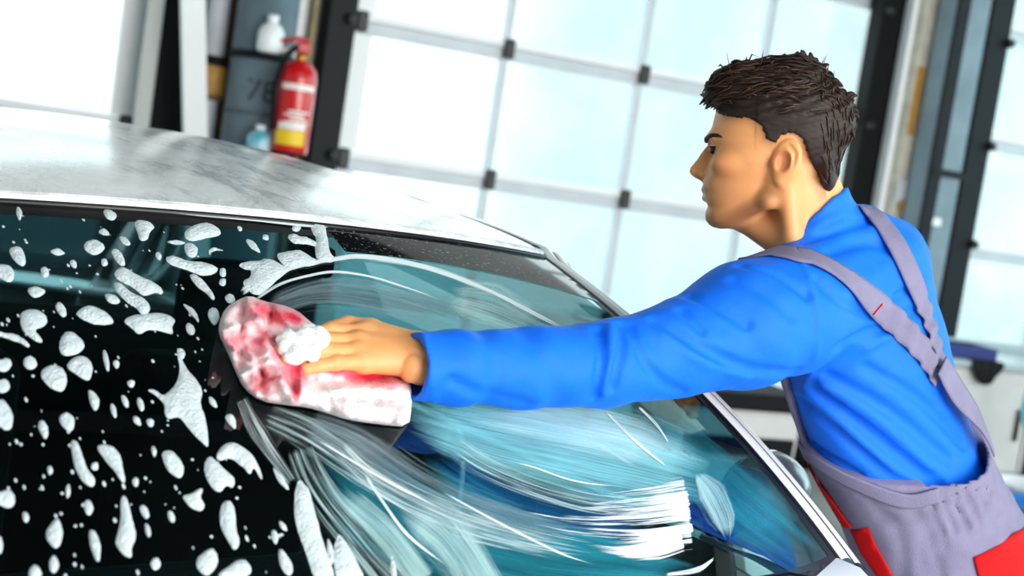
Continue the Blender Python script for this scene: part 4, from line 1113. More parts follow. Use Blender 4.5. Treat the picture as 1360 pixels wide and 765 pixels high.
def surface_nets(sdf, lo, hi, h, nb=8, slack=1.6):
    lo = np.asarray(lo, np.float32); hi = np.asarray(hi, np.float32)
    nblk = np.ceil((hi - lo)/(h*nb)).astype(int)
    bi = np.stack(np.meshgrid(*[np.arange(n) for n in nblk], indexing='ij'), -1).reshape(-1, 3)
    cen = lo + (bi + .5)*(h*nb)
    d = np.concatenate([sdf(c.astype(np.float32)) for c in np.array_split(cen, max(1, len(cen)//60000))])
    bi = bi[np.abs(d) < h*nb*.87*slack]
    g = np.stack(np.meshgrid(*[np.arange(nb + 1)]*3, indexing='ij'), -1).reshape(-1, 3)
    VK, VP, EK = [], [], []
    dims = nblk*nb + 4
    def key(c): return (c[..., 0].astype(np.int64) + 1)*dims[1]*dims[2] + (c[..., 1].astype(np.int64) + 1)*dims[2] + (c[..., 2].astype(np.int64) + 1)
    m = nb + 1
    for ch in np.array_split(bi, max(1, len(bi)//150)):
        base = ch*nb
        P = lo + (base[:, None, :] + g[None])*np.float32(h)
        D = sdf(P.reshape(-1, 3).astype(np.float32)).reshape(len(ch), m, m, m)
        S = D < 0
        c8 = [S[:, i:nb+i, j:nb+j, k:nb+k] for i in (0, 1) for j in (0, 1) for k in (0, 1)]
        cnt = sum(x.astype(np.int8) for x in c8); mix = (cnt > 0) & (cnt < 8)
        b_, i_, j_, k_ = np.nonzero(mix)
        if len(b_) == 0: continue
        acc_ = np.zeros((len(b_), 3), np.float32); n_ = np.zeros(len(b_), np.float32)
        cor = [(x, y, z) for x in (0, 1) for y in (0, 1) for z in (0, 1)]
        for a in cor:
            for ax in range(3):
                if a[ax] == 1: continue
                e = list(a); e[ax] = 1
                d0 = D[b_, i_ + a[0], j_ + a[1], k_ + a[2]]; d1 = D[b_, i_ + e[0], j_ + e[1], k_ + e[2]]
                cr = (d0 < 0) != (d1 < 0)
                t = np.where(cr, d0/np.where(cr, d0 - d1, 1), 0)
                pt = np.tile(np.array(a, np.float32), (len(b_), 1)); pt[:, ax] += t
                acc_ += pt*cr[:, None]; n_ += cr
        cell = base[b_] + np.stack([i_, j_, k_], 1)
        VK.append(key(cell)); VP.append(lo + (cell + acc_/n_[:, None])*h)
        for ax in range(3):
            sl0 = [slice(None)] + [slice(0, nb)]*3; sl1 = list(sl0); sl1[ax + 1] = slice(1, nb + 1)
            s0 = S[tuple(sl0)]; s1 = S[tuple(sl1)]
            eb, ei, ej, ek = np.nonzero(s0 != s1)
            if len(eb) == 0: continue
            cc = base[eb] + np.stack([ei, ej, ek], 1)
            o1 = np.zeros(3, int); o2 = np.zeros(3, int); o1[(ax + 1) % 3] = 1; o2[(ax + 2) % 3] = 1
            qd = np.stack([key(cc - o1 - o2), key(cc - o2), key(cc), key(cc - o1)], 1)
            fl = ~s0[eb, ei, ej, ek]
            qd[fl] = qd[fl][:, ::-1]
            EK.append(qd)
    VK = np.concatenate(VK); VP = np.concatenate(VP); EK = np.concatenate(EK)
    uk, first = np.unique(VK, return_index=True); VP = VP[first]
    idx = np.searchsorted(uk, EK); idx = np.clip(idx, 0, len(uk) - 1); ok = (uk[idx] == EK).all(1)
    return VP, idx[ok]
def big_mesh(name, V, Q, m, parent=None, smooth=True):
    me = bpy.data.meshes.new(name)
    off = WLOC[parent.name] if parent is not None else np.zeros(3)
    me.vertices.add(len(V)); me.vertices.foreach_set('co', (V - off).astype(np.float32).ravel())
    me.loops.add(len(Q)*4); me.loops.foreach_set('vertex_index', Q.astype(np.int32).ravel())
    me.polygons.add(len(Q)); me.polygons.foreach_set('loop_start', np.arange(0, len(Q)*4, 4, dtype=np.int32))
    me.update(calc_edges=True); me.validate()
    me.polygons.foreach_set('use_smooth', [smooth]*len(me.polygons))
    o = link(name, me, m, parent); WLOC[o.name] = off
    return o
def march(sdf, px, start=1.2, end=3.6, n=60):
    """first hit of the view rays through the given pixels with an implicit surface"""
    px = np.asarray(px, float); rd = np.array([ray(x, y) for x, y in px]); t = np.full(len(px), start)
    for _ in range(n):
        P = CAM_C + rd*t[:, None]; d = sdf(P.astype(np.float32)); t = np.clip(t + d*.75, start, end)
    return CAM_C + rd*t[:, None], np.abs(d) < .006
def grad(sdf, P, e=.002):
    P = np.asarray(P, np.float32); g = np.stack([sdf(P + np.eye(3, dtype=np.float32)[i]*e) - sdf(P - np.eye(3, dtype=np.float32)[i]*e) for i in range(3)], 1)
    return g/(np.linalg.norm(g, axis=1)[:, None] + 1e-9)
def poly_dist(P, pts):
    d = np.full(len(P), 9.0, np.float32)
    for i in range(len(pts) - 1): d = np.minimum(d, sd_cap(P, pts[i], pts[i+1], 0.0))
    return d
def folds_field(P, folds):
    """sum of ridges (+) and furrows (-) along 3D polylines, metres"""
    out = np.zeros(len(P), np.float32)
    for pts, amp, wid, lo, hi in folds:
        m = ((P > lo) & (P < hi)).all(1)
        if m.any():
            q = P[m]; d = poly_dist(q, pts); out[m] += amp*np.exp(-(d/wid)**2)
    return out
def make_fold(pts, amp, wid):
    pts = np.asarray(pts, np.float32); return (pts, amp, wid, pts.min(0) - wid*3, pts.max(0) + wid*3)
# ------------------------------------------------------------------ the man
HD = 2.12                                    # distance of the middle of his head
hk = HD/FPX                                  # metres per pixel there
hc = at(1030, 200, HD)
hz_ax = ray(1030, 200); hz_ax = hz_ax/np.linalg.norm(hz_ax)
_turn = math.radians(4)
hx_ax = CAM_R - hz_ax*(CAM_R@hz_ax); hx_ax /= np.linalg.norm(hx_ax)
hy_ax = np.cross(hz_ax, hx_ax)
if hy_ax@CAM_U > 0: hy_ax = -hy_ax
hx_ax, hz_ax = hx_ax*math.cos(_turn) - hz_ax*math.sin(_turn), hz_ax*math.cos(_turn) + hx_ax*math.sin(_turn)
HAX = np.stack([hx_ax, hy_ax, hz_ax]).astype(np.float32)      # rows: image right, image down, away
def to_head(P): 
    q = ((P - hc.astype(np.float32))@HAX.T)/np.float32(hk); q[:, 0] += 1030; q[:, 1] += 200; return q
def from_head(q):
    q = np.asarray(q, float); return hc + ((q - [1030, 200, 0])*hk)@HAX
face_y = np.array([140,150,165,178,185,195,205,215,225,238,248,256,264,274,284,293,300,305], float)
face_f = np.array([958,953,948,942,941,947,946,943,940,936,935,937,937,942,940,941,949,962], float)
face_w = np.array([56,58,60,61,62,62,62,61,58,54,52,50,47,43,38,32,24,10], float)
face_c = np.array([1010,1010,1010,1008,1008,1008,1006,1004,1002,1000,998,996,993,988,983,978,974,972], float)
face_b = np.array([1050,1050,1050,1050,1050,1050,1050,1050,1048,1045,1040,1036,1030,1022,1012,1002,992,980], float)
def mir(P): q = P.copy(); q[:, 2] = np.abs(q[:, 2]); return q
def head_core(q):
    y = q[:, 1]; x = q[:, 0]; z = q[:, 2]
    cran = sd_ell(q, (1036, 163, 0), (83, 74, 65))
    f = np.interp(y, face_y, face_f); w = np.interp(y, face_y, face_w); c = np.interp(y, face_y, face_c); b = np.interp(y, face_y, face_b)
    rx = np.where(x < c, c - f, b - c); dx = (x - c)/rx; dz = z/w
    k0 = (np.abs(dx)**2.25 + np.abs(dz)**2.25)**(1/2.25)
    fd = (k0 - 1)*np.minimum(rx, w)*.85
    fd = np.maximum(fd, np.maximum(140 - y, y - 304))
    return smin(cran, fd, 12)
def head_sdf(P):
    """distance in metres; P in world space"""
    q = mir(to_head(P.astype(np.float32)))
    x, y, z = q[:, 0], q[:, 1], q[:, 2]
    d = head_core(q)
    S = lambda c_, r, k: smin(d, sd_sphere(q, c_, r), k)
    d = S((955, 289, 0), 15, 7)                                            # chin
    d = smin(d, sd_cap(q, (962, 288, 16), (1026, 263, 46), 11, 11), 10)     # jaw line
    d = smin(d, sd_cap(q, (1026, 262, 46), (1040, 222, 52), 10, 6), 12)
    d = smin(d, sd_ell(q, (972, 216, 44), (20, 12, 14)), 12)                # cheek bone
    d = smin(d, sd_cap(q, (946, 184, 6), (954, 181, 34), 7, 6), 7)          # brow ridge
    # nose
    n = sd_cap(q, (948, 191, 0), (937, 209, 0), 5.5, 6.5)
    n = smin(n, sd_cap(q, (937, 209, 0), (924.5, 227, 0), 6.5, 8.2), 4)
    n = smin(n, sd_cap(q, (935, 231, 9), (945, 230, 13), 6.5, 5), 5)
    n = smin(n, sd_cap(q, (928, 233, 0), (938, 238, 0), 5, 5), 4)
    n = smin(n, sd_cap(q, (954, 194, 0), (946, 228, 0), 9, 12), 5)
    n = smin(n, sd_cap(q, (943, 205, 0), (936, 226, 4), 8, 8), 5)
    d = smin(d, n, 5)
    d = smax(d, -sd_ell(q, (931, 238.5, 6), (5, 2.2, 2.6)), 2)              # nostrils
    # eyes
    d = smax(d, -sd_ell(q, (945, 199, 24), (11, 8.5, 13)), 8)
    lid = sd_sphere(q, (957.5, 198.5, 25), 12.2)
    op = np.maximum(np.abs(y - 198.8) - (3.3 - .02*(z - 25)**2), x - 958)
    lid = smax(lid, -op, 1.2)
    d = smin(d, lid, 2.5)
    # mouth
    up = sd_cap(q, (937.5, 252.5, 0), (943, 255, 17), 5.2, 2.2); lw = sd_cap(q, (939, 264, 0), (943.5, 260.5, 15), 5.6, 2.2)
    d = smin(d, up, 4); d = smin(d, lw, 4)
    d = smax(d, -sd_cap(q, (931, 258.2, 0), (944, 257.6, 19), 1.4, .8), 1.5)
    d = smax(d, -sd_ell(q, (934, 274, 0), (4, 4, 14)), 5)
    # ears
    th = math.radians(14); R_ = np.array([[math.cos(th), math.sin(th), .12], [-math.sin(th), math.cos(th), 0], [-.12, 0, 1]])
    e = sd_ell(q, (1049, 212, 62), (19, 28, 7), R_)
    e = smin(e, sd_sphere(q, (1040, 238, 59), 7), 6)
    e = smax(e, -sd_ell(q, (1044, 214, 70), (10, 14, 8.5), R_), 2)
    e = smax(e, -sd_chain(q, [(1040, 195, 68.5), (1051, 192, 68.8), (1059.5, 203, 69.6), (1058, 219, 70)], [3.2, 3.4, 3.4, 2.6]), 1.2)
    e = smin(e, sd_cap(q, (1034, 214, 63), (1034, 221, 63), 4.5, 4), 3)
    d = smin(d, e, 3)
    return d*hk
NECK0 = at(1056, 228, 2.13); NECK1 = at(1088, 312, 2.155); NECK2 = at(1118, 372, 2.19)
def neck_sdf(P):
    d = sd_cap(P, NECK0, NECK1, .0595, .061); d = smin(d, sd_cap(P, NECK1, NECK2, .061, .075), .02)
    a = from_head((1046, 236, -50)); b = at(1052, 322, 2.08)
    d = smin(d, sd_cap(P, a, b, .012, .012), .045)          # neck muscle towards the collar bone
    return smin(d, sd_cap(P, from_head((1000, 292, 0)), at(1046, 322, 2.12), .026, .03), .03)
# torso sections (pixel, distance, half width, half depth); the chest faces left and away
_al = math.radians(44)
AXR = CAM_R*math.cos(_al) + CAM_F*math.sin(_al)
def sec(px, py, d, a, b, al=None):
    ax = AXR if al is None else CAM_R*math.cos(math.radians(al)) + CAM_F*math.sin(math.radians(al))
    return (at(px, py, d).astype(np.float32), ax.astype(np.float32), a, b)
TORSO = [sec(1104, 318, 2.175, .080, .070), sec(1120, 360, 2.19, .155, .092, 46), sec(1138, 420, 2.215, .168, .112, 46), sec(1158, 490, 2.25, .163, .118),
         sec(1180, 565, 2.295, .157, .115), sec(1212, 640, 2.335, .150, .112), sec(1244, 715, 2.36, .162, .120), sec(1280, 790, 2.38, .172, .128), sec(1305, 850, 2.39, .165, .12)]
ARM_P = [at(1098, 396, 2.11), at(1046, 414, 2.03), at(988, 432, 1.975), at(900, 464, 1.905), at(800, 484, 1.83), at(700, 489, 1.755), at(610, 488, 1.69), at(549, 487, 1.655)]
ARM_R = [.082, .092, .0915, .066, .0565, .0515, .0455, .0425]
RARM_P = [at(1176, 352, 2.33), at(1140, 420, 2.44), at(1095, 474, 2.47), at(1030, 470, 2.40), at(985, 462, 2.34)]
RARM_R = [.070, .058, .050, .044, .038]
def torso_sdf(P, grow=0.0):
    d = sd_loft(P, TORSO, grow)
    # shoulder blade and trapezius masses
    d = smin(d, sd_ell(P, at(1150, 352, 2.19), (.10, .085, .075)) - grow, .05)
    d = smin(d, sd_cap(P, at(1092, 318, 2.16), at(1075, 372, 2.10), .052 + grow, .07 + grow), .04)
    d = smin(d, sd_cap(P, at(1128, 318, 2.20), at(1172, 340, 2.31), .05 + grow, .064 + grow), .04)
    return d
def arms_sdf(P, grow=0.0):
    d = sd_chain(P, ARM_P, [r + grow for r in ARM_R], .015)
    return np.minimum(d, sd_chain(P, RARM_P, [r + grow for r in RARM_R], .015))
# hand on the rag: (pixel x, pixel y, height along the ray above the glass)
def hp_(x, y, lift): return at(x, y, float(glass_depth([(x, y)])[0]) - lift)
WR = hp_(556, 470, .082)
FING = [  # MCP, PIP, DIP, tip with radii
    ([(482,443,.074),(438,440,.076),(408,446,.066),(389,452,.056)], [.0115,.0098,.0088,.0078]),
    ([(474,455,.074),(424,452,.077),(393,459,.066),(373,465,.054)], [.0118,.0100,.0090,.0080]),
    ([(474,468,.071),(428,466,.073),(398,473,.062),(380,478,.052)], [.0112,.0096,.0086,.0076]),
    ([(482,481,.066),(446,482,.066),(422,487,.058),(406,491,.050)], [.0105,.0086,.0078,.0070]),
]
FING3 = [([hp_(*p) for p in pts], rs) for pts, rs in FING]
THUMB = ([hp_(528,452,.078), hp_(492,437,.07), hp_(462,431,.06), hp_(438,436,.05)], [.0155, .0135, .0108, .0088])
def hand_sdf(P):
    palm = None
    for k, (pts, rs) in enumerate(FING3):
        w = WR + (np.array([0, 0, 0]))
        e = sd_cap(P, w + (pts[0] - FING3[1][0][0])*.45, pts[0], .0185, .0135)
        palm = e if palm is None else smin(palm, e, .012)
    for pts, rs in FING3:
        palm = smin(palm, sd_sphere(P, pts[0] - (pts[0] - WR)*.02, .0138), .006)
    d = palm
    f = None
    for pts, rs in FING3:
        e = sd_chain(P, pts, rs, .002); e = smin(e, sd_sphere(P, pts[1], rs[1]*1.09), .004)
        f = e if f is None else np.minimum(f, e)
    d = smin(d, f, .006)
    d = smin(d, sd_chain(P, THUMB[0], THUMB[1], .004), .010)
    d = smin(d, sd_chain(P, [WR, WR*.4 + (ARM_P[-1] + (ARM_P[-2] - ARM_P[-1])*.3)*.6, ARM_P[-2]], [.0255, .0265, .028], .01), .015)
    # tendon ridges on the back of the hand
    return d
# right hand: curled over the door frame, hidden behind the left arm
RW = RARM_P[-1]
rdir = (RARM_P[-1] - RARM_P[-2]); rdir /= np.linalg.norm(rdir)
rdn = np.array([0, 0, -1.0]); rsd = np.cross(rdir, rdn); rsd /= np.linalg.norm(rsd)
def rhand_sdf(P):
    d = sd_cap(P, RARM_P[-2], RW, .034, .026); pal = RW + rdir*.045
    d = smin(d, sd_ell(P, RW + rdir*.04, (.042, .042, .03)), .02)
    for k in range(4):
        a = pal + rsd*(k - 1.5)*.019 + rdir*.02; b = a + rdir*.032 + rdn*.006; c = b + rdir*.012 + rdn*.024; e = c + rdn*.02 - rdir*.006
        d = smin(d, sd_chain(P, [a, b, c, e], [.0105, .0095, .0088, .008]), .006)
    return smin(d, sd_chain(P, [RW + rdir*.02, RW + rdir*.03 + rsd*.045, RW + rdir*.055 + rsd*.055 + rdn*.02], [.015, .012, .009]), .008)
def boxed(f, lo, hi):
    lo = np.asarray(lo, np.float32); hi = np.asarray(hi, np.float32)
    def g(P):
        c = np.clip(P, lo, hi); out = np.linalg.norm(P - c, axis=1) + .02
        m = out < .021 + 1e-6
        if m.any(): out[m] = f(P[m])
        return out
    return g
hb = from_head([(900, 60, -90), (1150, 320, 90), (900, 320, 90), (1150, 60, -90), (900, 60, 90), (1150, 320, -90)])
head_b = boxed(head_sdf, hb.min(0) - .01, hb.max(0) + .01)
allp = np.array([p for pts, _ in FING3 for p in pts] + THUMB[0] + [WR, ARM_P[-2]])
hand_b = boxed(hand_sdf, allp.min(0) - .05, allp.max(0) + .05)
rh = np.array([RW, RW + rdir*.13, RARM_P[-2]]); rhand_b = boxed(rhand_sdf, rh.min(0) - .07, rh.max(0) + .07)
def body_sdf(P):
    d = smin(head_b(P), neck_sdf(P), .014)
    d = smin(d, np.minimum(sd_loft(P, TORSO[:6], -.045), arms_sdf(P, -.022)), .02)
    return np.minimum(np.minimum(d, hand_b(P)), rhand_b(P))

# skin: one mesh, tinted by a colour attribute (lips, stubble, brows, ear-hollow shade)
q = NT('skin'); b = q.n('BsdfPrincipled'); b.inputs['Roughness'].default_value = .48; b.inputs['Subsurface Weight'].default_value = .25
b.inputs['Subsurface Radius'].default_value = (.010, .004, .002); b.inputs['Subsurface Scale'].default_value = 1.0
at_ = q.n('Attribute'); at_.attribute_name = 'tint'; q.l(at_.outputs['Color'], b.inputs['Base Color'])
tc = q.n('TexCoord'); nb = q.n('TexNoise'); nb.inputs['Scale'].default_value = 420; nb.inputs['Detail'].default_value = 3; q.l(tc.outputs['Object'], nb.inputs['Vector'])
bp = q.n('Bump'); bp.inputs['Strength'].default_value = .12; bp.inputs['Distance'].default_value = .002; q.l(nb.outputs['Fac'], bp.inputs['Height']); q.l(bp.outputs[0], b.inputs['Normal'])
q.surf(b.outputs[0]); M_skin = q.m
FOOT = car2w(np.array([1.20, -.42, 0.0]))
man = empty('person', tuple(FOOT))
tag(man, 'person in blue long-sleeved shirt and grey-red overalls leaning over the windshield with a rag', 'person')
plo = np.array([hc, WR, RW, TORSO[-1][0], TORSO[2][0]] + [p for p in ARM_P] + list(allp)).min(0) - .22; phi = np.array([hc, WR, RW, TORSO[-1][0], TORSO[2][0]] + [p for p in ARM_P]).max(0) + .24
V, Q = surface_nets(body_sdf, plo, phi, .0022)
body = big_mesh('body', V, Q, M_skin, man)
hq = to_head(V.astype(np.float32)); hm = mir(hq)
col = np.tile(np.array(srgb(238, 164, 104)[:3], np.float32), (len(V), 1))
def tint(mask, c): 
    global col
    c = np.array(srgb(*c)[:3], np.float32); mask = np.clip(mask, 0, 1)[:, None]; col = col*(1 - mask) + c*mask
inhead = (hq[:, 1] < 320) & (hq[:, 0] > 900) & (hq[:, 0] < 1150) & (np.abs(hq[:, 2]) < 85)
sm = lambda d, a, b_: np.clip((b_ - d)/(b_ - a), 0, 1)
stub = np.minimum(sd_chain(hm, [(950, 292, 0), (962, 290, 18), (1010, 274, 44), (1030, 255, 52)], [9, 9, 8, 6]), sd_cap(hm, (936, 246, 0), (944, 252, 20), 4, 3))
tint(inhead*sm(stub, -1, 9)*.7, (132, 80, 50))
lip = np.minimum(sd_cap(hm, (936, 253.5, 0), (943, 256.5, 16), 4.5, 1.5), sd_cap(hm, (938, 263, 0), (944, 259.5, 14), 4.8, 1.5))
tint(inhead*sm(lip, -.5, 1.5)*.95, (168, 78, 62))
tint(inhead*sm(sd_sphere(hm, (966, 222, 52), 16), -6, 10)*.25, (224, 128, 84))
tint(inhead*sm(sd_ell(hm, (1044, 214, 70), (10, 14, 8)), -2, 3)*.75, (176, 84, 52))  # ear hollow darkened: shade put into the skin colour
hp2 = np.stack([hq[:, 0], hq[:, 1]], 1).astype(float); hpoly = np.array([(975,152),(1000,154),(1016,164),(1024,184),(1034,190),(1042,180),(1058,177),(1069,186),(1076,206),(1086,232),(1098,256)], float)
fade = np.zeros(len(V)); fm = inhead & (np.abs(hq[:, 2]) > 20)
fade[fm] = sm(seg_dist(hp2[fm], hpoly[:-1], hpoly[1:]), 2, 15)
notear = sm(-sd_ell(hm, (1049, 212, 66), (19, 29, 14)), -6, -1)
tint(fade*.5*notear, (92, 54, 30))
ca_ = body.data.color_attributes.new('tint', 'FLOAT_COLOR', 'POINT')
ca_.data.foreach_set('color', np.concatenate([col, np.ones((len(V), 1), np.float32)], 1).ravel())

# eyes, brows
for s in (-1, 1):
    ec = from_head((957.5, 198.5, 25*s))
    bm = bmesh.new(); bmesh.ops.create_uvsphere(bm, u_segments=24, v_segments=16, radius=11.2*hk)
    me = bpy.data.meshes.new('eye'); bm.to_mesh(me); bm.free(); me.polygons.foreach_set('use_smooth', [True]*len(me.polygons))
    eo = link('eye', me, mat('eye_white', srgb(196, 172, 156), .25), man, tuple(ec - WLOC[man.name]))
    bm = bmesh.new(); bmesh.ops.create_uvsphere(bm, u_segments=16, v_segments=10, radius=7.2*hk)
    me = bpy.data.meshes.new('iris'); bm.to_mesh(me); bm.free(); me.polygons.foreach_set('use_smooth', [True]*len(me.polygons))
    io = link('iris', me, mat('dark_iris', srgb(34, 22, 16), .1), eo, tuple((from_head((957.5 - 4.4, 199.3, 25*s - 4.6)) - ec)))
M_hair = mat('dark_brown_hair', srgb(40, 23, 14), .6, noise=.35, nscale=90, spec=.4)
M_hair2 = mat('brown_hair_lock', srgb(66, 39, 22), .5, noise=.3, nscale=120, spec=.5)
for s in (-1, 1):
    pts = [(938.5, 188, 9*s), (940, 184.5, 20*s), (946, 181.5, 32*s), (956, 180, 42*s), (966, 183, 49*s)]
    P3 = np.array([from_head(p) for p in spline(pts, 16)])
    pr = head_sdf(P3.astype(np.float32)); gr = grad(head_sdf, P3); P3 = P3 - gr*pr[:, None]
    rr = np.interp(np.linspace(0, 1, len(P3)), [0, .3, .8, 1], [3.0, 3.6, 2.6, .8])*hk
    v, f = tube_data(P3, rr, 8, flat=1.0); mesh('eyebrow', v, f, M_hair, man, True)
for s in (-1, 1):
    for yo, rr0, a0, a1 in ((-3.4, 1.25, -85, 50), (3.2, .5, -70, 40)):
        rad = math.sqrt(12.5**2 - yo**2)
        pts = [from_head((957.5 - rad*math.cos(math.radians(a)), 198.7 + yo*(1 - .0000*a), 25*s + s*rad*math.sin(math.radians(-a)))) for a in np.linspace(a0, a1, 14)]
        v, f = tube_data(pts, np.array([.4] + [rr0]*12 + [.4])*hk, 6); mesh('eyelash', v, f, M_hair, man, True)
# hair: a cap grown from the skull, cut along the hairline, plus locks
hair_poly = np.array([(928,144),(938,142),(948,138),(955,150),(975,157),(1000,158),(1016,168),(1024,186),(1034,190),(1042,180),(1058,177),(1069,186),(1076,206),(1086,232),(1098,256),(1112,262),(1150,250),(1160,60),(1000,50),(930,80)], float)
def hair_sdf(P, cut=True):
    q = to_head(P.astype(np.float32)); x, y, z = q[:, 0], q[:, 1], q[:, 2]; qm = mir(q)
    d = smin(sd_ell(q, (1040, 165, 0), (87, 80, 66.5)), head_core(qm) - 2.6 - 3.0*np.clip((x - 1060)/30, 0, 1), 3)
    d = smin(d, sd_ell(q, (1000, 120, 0), (60, 36, 50)), 12)
    d = smin(d, sd_cap(qm, (985, 116, 18), (950, 127, 20), 25, 13), 12)
    d = smin(d, sd_ell(q, (1048, 112, 0), (52, 36, 50)), 10)
    d = smin(d, sd_ell(q, (1110, 158, 0), (22, 34, 34)), 12)
    d = smin(d, sd_ell(q, (1098, 225, 0), (14, 32, 40)), 14)
    g = 1.6*np.sin(x*.11 + y*.42 + 2*np.sin(y*.09 + x*.03) + z*.13) + 1.2*np.sin(x*.05 + y*.75 + z*.3 + 1) + .8*np.sin(x*.2 - y*.9 + z*.5)
    d = d + g*.75*np.clip((190 - y)/60, .15, 1)
    if cut:
        ins = inside(np.stack([x, y], 1).astype(float), hair_poly); sd = seg_dist(np.stack([x, y], 1).astype(float), hair_poly, np.roll(hair_poly, -1, 0)); sd = np.where(ins, -sd, sd)
        sd = sd + .9*np.sin(x*.9 + y*.35) + .9*np.sin(x*.4 - y*.8)
        d = smax(d, sd, 3)
        # the forehead stays free between the temples
        d = smax(d, -sd_ell(qm, (935, 172, 0), (26, 30, 46)), 3)
    return d*hk
hair_b = boxed(hair_sdf, hb.min(0) - .01, hb.max(0) + .02)
V, Q = surface_nets(hair_b, hb.min(0) - .01, hb.max(0) + .02, .0024)
hair = big_mesh('hair', V, Q, M_hair, man)
# locks combed from the crown to the fringe on top, falling at the back
accs = {0: ([], []), 1: ([], [])}
hair_nc = lambda P: hair_sdf(P, False)
r2 = np.random.default_rng(3)
seeds = np.stack([r2.uniform(950, 1130, 4000), r2.uniform(74, 235, 4000), r2.uniform(-64, 50, 4000)], 1)
seeds = seeds[inside(seeds[:, :2], hair_poly)]
topm = seeds[:, 1] < 128 + .22*np.clip(seeds[:, 0] - 1000, 0, 90)
backm = (seeds[:, 0] > 1088) & ~topm
seeds = np.concatenate([seeds[topm & (seeds[:, 0] <= 1088)][:330], seeds[backm | (topm & (seeds[:, 0] > 1088))][:150]])
isback = seeds[:, 0] > 1088
N_ = len(seeds); ph = r2.uniform(0, 6.28, N_); ln = np.where(isback, r2.uniform(14, 26, N_), r2.uniform(24, 50, N_)); nst = 8
dr = np.stack([np.where(isback, .30 + r2.normal(size=N_)*.12, -1.0), np.where(isback, 1.0, .12 + .35*(1030 - seeds[:, 0])/90 + r2.normal(size=N_)*.15), np.where(isback, 0, r2.normal(size=N_)*.15)], 1)
pos = from_head(seeds); track = []
for k in range(nst):
    w_ = pos.astype(np.float32); dd = hair_nc(w_); gg = grad(hair_nc, w_)
    up = np.where(isback, .9, .6 + 2.0*math.sin(math.pi*k/(nst - 1)))*hk
    pos = pos - gg*(dd - up)[:, None]; track.append(pos.copy())
    dv = dr.copy(); dv[:, 1] += .28*np.sin(ph + k*.8)
    st = dv@HAX; st = st - gg*(st*gg).sum(1)[:, None]; st /= np.linalg.norm(st, axis=1)[:, None] + 1e-9
    pos = pos + st*(ln/nst*hk)[:, None]
track = np.stack(track, 1)
for i in range(N_):
    rr = np.array([.4, 1.4, 2.0, 2.2, 2.1, 1.7, 1.1, .3])*hk*r2.uniform(.7, 1.25)*(.6 if isback[i] else 1)
    append_data(accs[int(r2.random() < .4)], tube_data(track[i], rr, 6, flat=.6))
# a few tufts standing off at crown and nape
for base, tip in (((1062, 84, -10), (1058, 71, -14)), ((1074, 84, 0), (1072, 73, 4)), ((1086, 96, -8), (1096, 92, -12)), ((1120, 132, -10), (1131, 128, -12)), ((1128, 150, -6), (1137, 156, -8)), ((1126, 172, -14), (1130, 184, -16)),
                  ((952, 124, -16), (934, 138, -22)), ((956, 118, -4), (936, 130, -6)), ((956, 126, -30), (940, 142, -34)), ((960, 118, 10), (938, 134, 14)), ((1100, 112, -14), (1112, 118, -16)), ((990, 92, -10), (972, 92, -14)), ((968, 130, -38), (950, 146, -40))):
    a = np.array(base, float); b_ = np.array(tip, float); pts = np.array([from_head(a*(1 - t) + b_*t + np.array([0, -2*math.sin(t*3), 0])) for t in np.linspace(0, 1, 6)])
    for k in range(4):
        jit = r2.normal(size=3)*2.2*hk
        append_data(accs[0], tube_data(pts + jit, np.array([4, 4.2, 3.6, 2.8, 1.8, .4])*hk, 6))
for k, nm in ((0, 'hair_locks'), (1, 'hair_highlights')):
    o = mesh(nm, accs[k][0], accs[k][1], M_hair if k == 0 else M_hair2, man, True); o.parent = hair; o['kind'] = 'stuff'
# ------------------------------------------------------------------ blue shirt
def view_plane(p, q_):
    """plane through two pixels that contains the line of sight; positive above the line"""
    a = ray(*p); b = ray(*q_); n = np.cross(a, b); n /= np.linalg.norm(n)
    if n@CAM_U < 0: n = -n
    return n
nk_n = view_plane((1016, 341), (1110, 260)).astype(np.float32)
nk_c = at(1066, 298, 2.15).astype(np.float32)
CUFF_C = ARM_P[-1].astype(np.float32); CUFF_N = ARM_P[-1] - ARM_P[-2]; CUFF_N = (CUFF_N/np.linalg.norm(CUFF_N)).astype(np.float32)
RCUFF_C = RARM_P[-1].astype(np.float32)
def shirt_base(P):
    d = smin(torso_sdf(P), arms_sdf(P), .035)
    return smin(d, sd_chain(P, [NECK0, NECK1, NECK2], [.066, .0685, .085]), .025)
def shirt_raw(P):
    d = shirt_base(P)
    pl = (P - CAM_C.astype(np.float32))@nk_n
    hole = np.maximum(-pl, np.linalg.norm(P - nk_c, axis=1) - .125)
    d = smax(d, -hole, .003)
    e = (P - CUFF_C)@CUFF_N
    near = np.linalg.norm(P - CUFF_C, axis=1)
    d = np.where(near < .2, smax(d, e, .003), d)
    inner = np.maximum(np.linalg.norm((P - CUFF_C) - e[:, None]*CUFF_N, axis=1) - (ARM_R[-1] - .008), -e - .035)
    d = np.where(near < .15, np.maximum(d, -inner), d)
    # lower end, hidden in the overalls
    c, ax, a, b = TORSO[6]; dn = TORSO[6][0] - TORSO[5][0]; dn = dn/np.linalg.norm(dn)
    return np.maximum(d, (P - c)@dn)
def shirt_low(P):     # cheap stand-in for finding points
    return shirt_base(P)
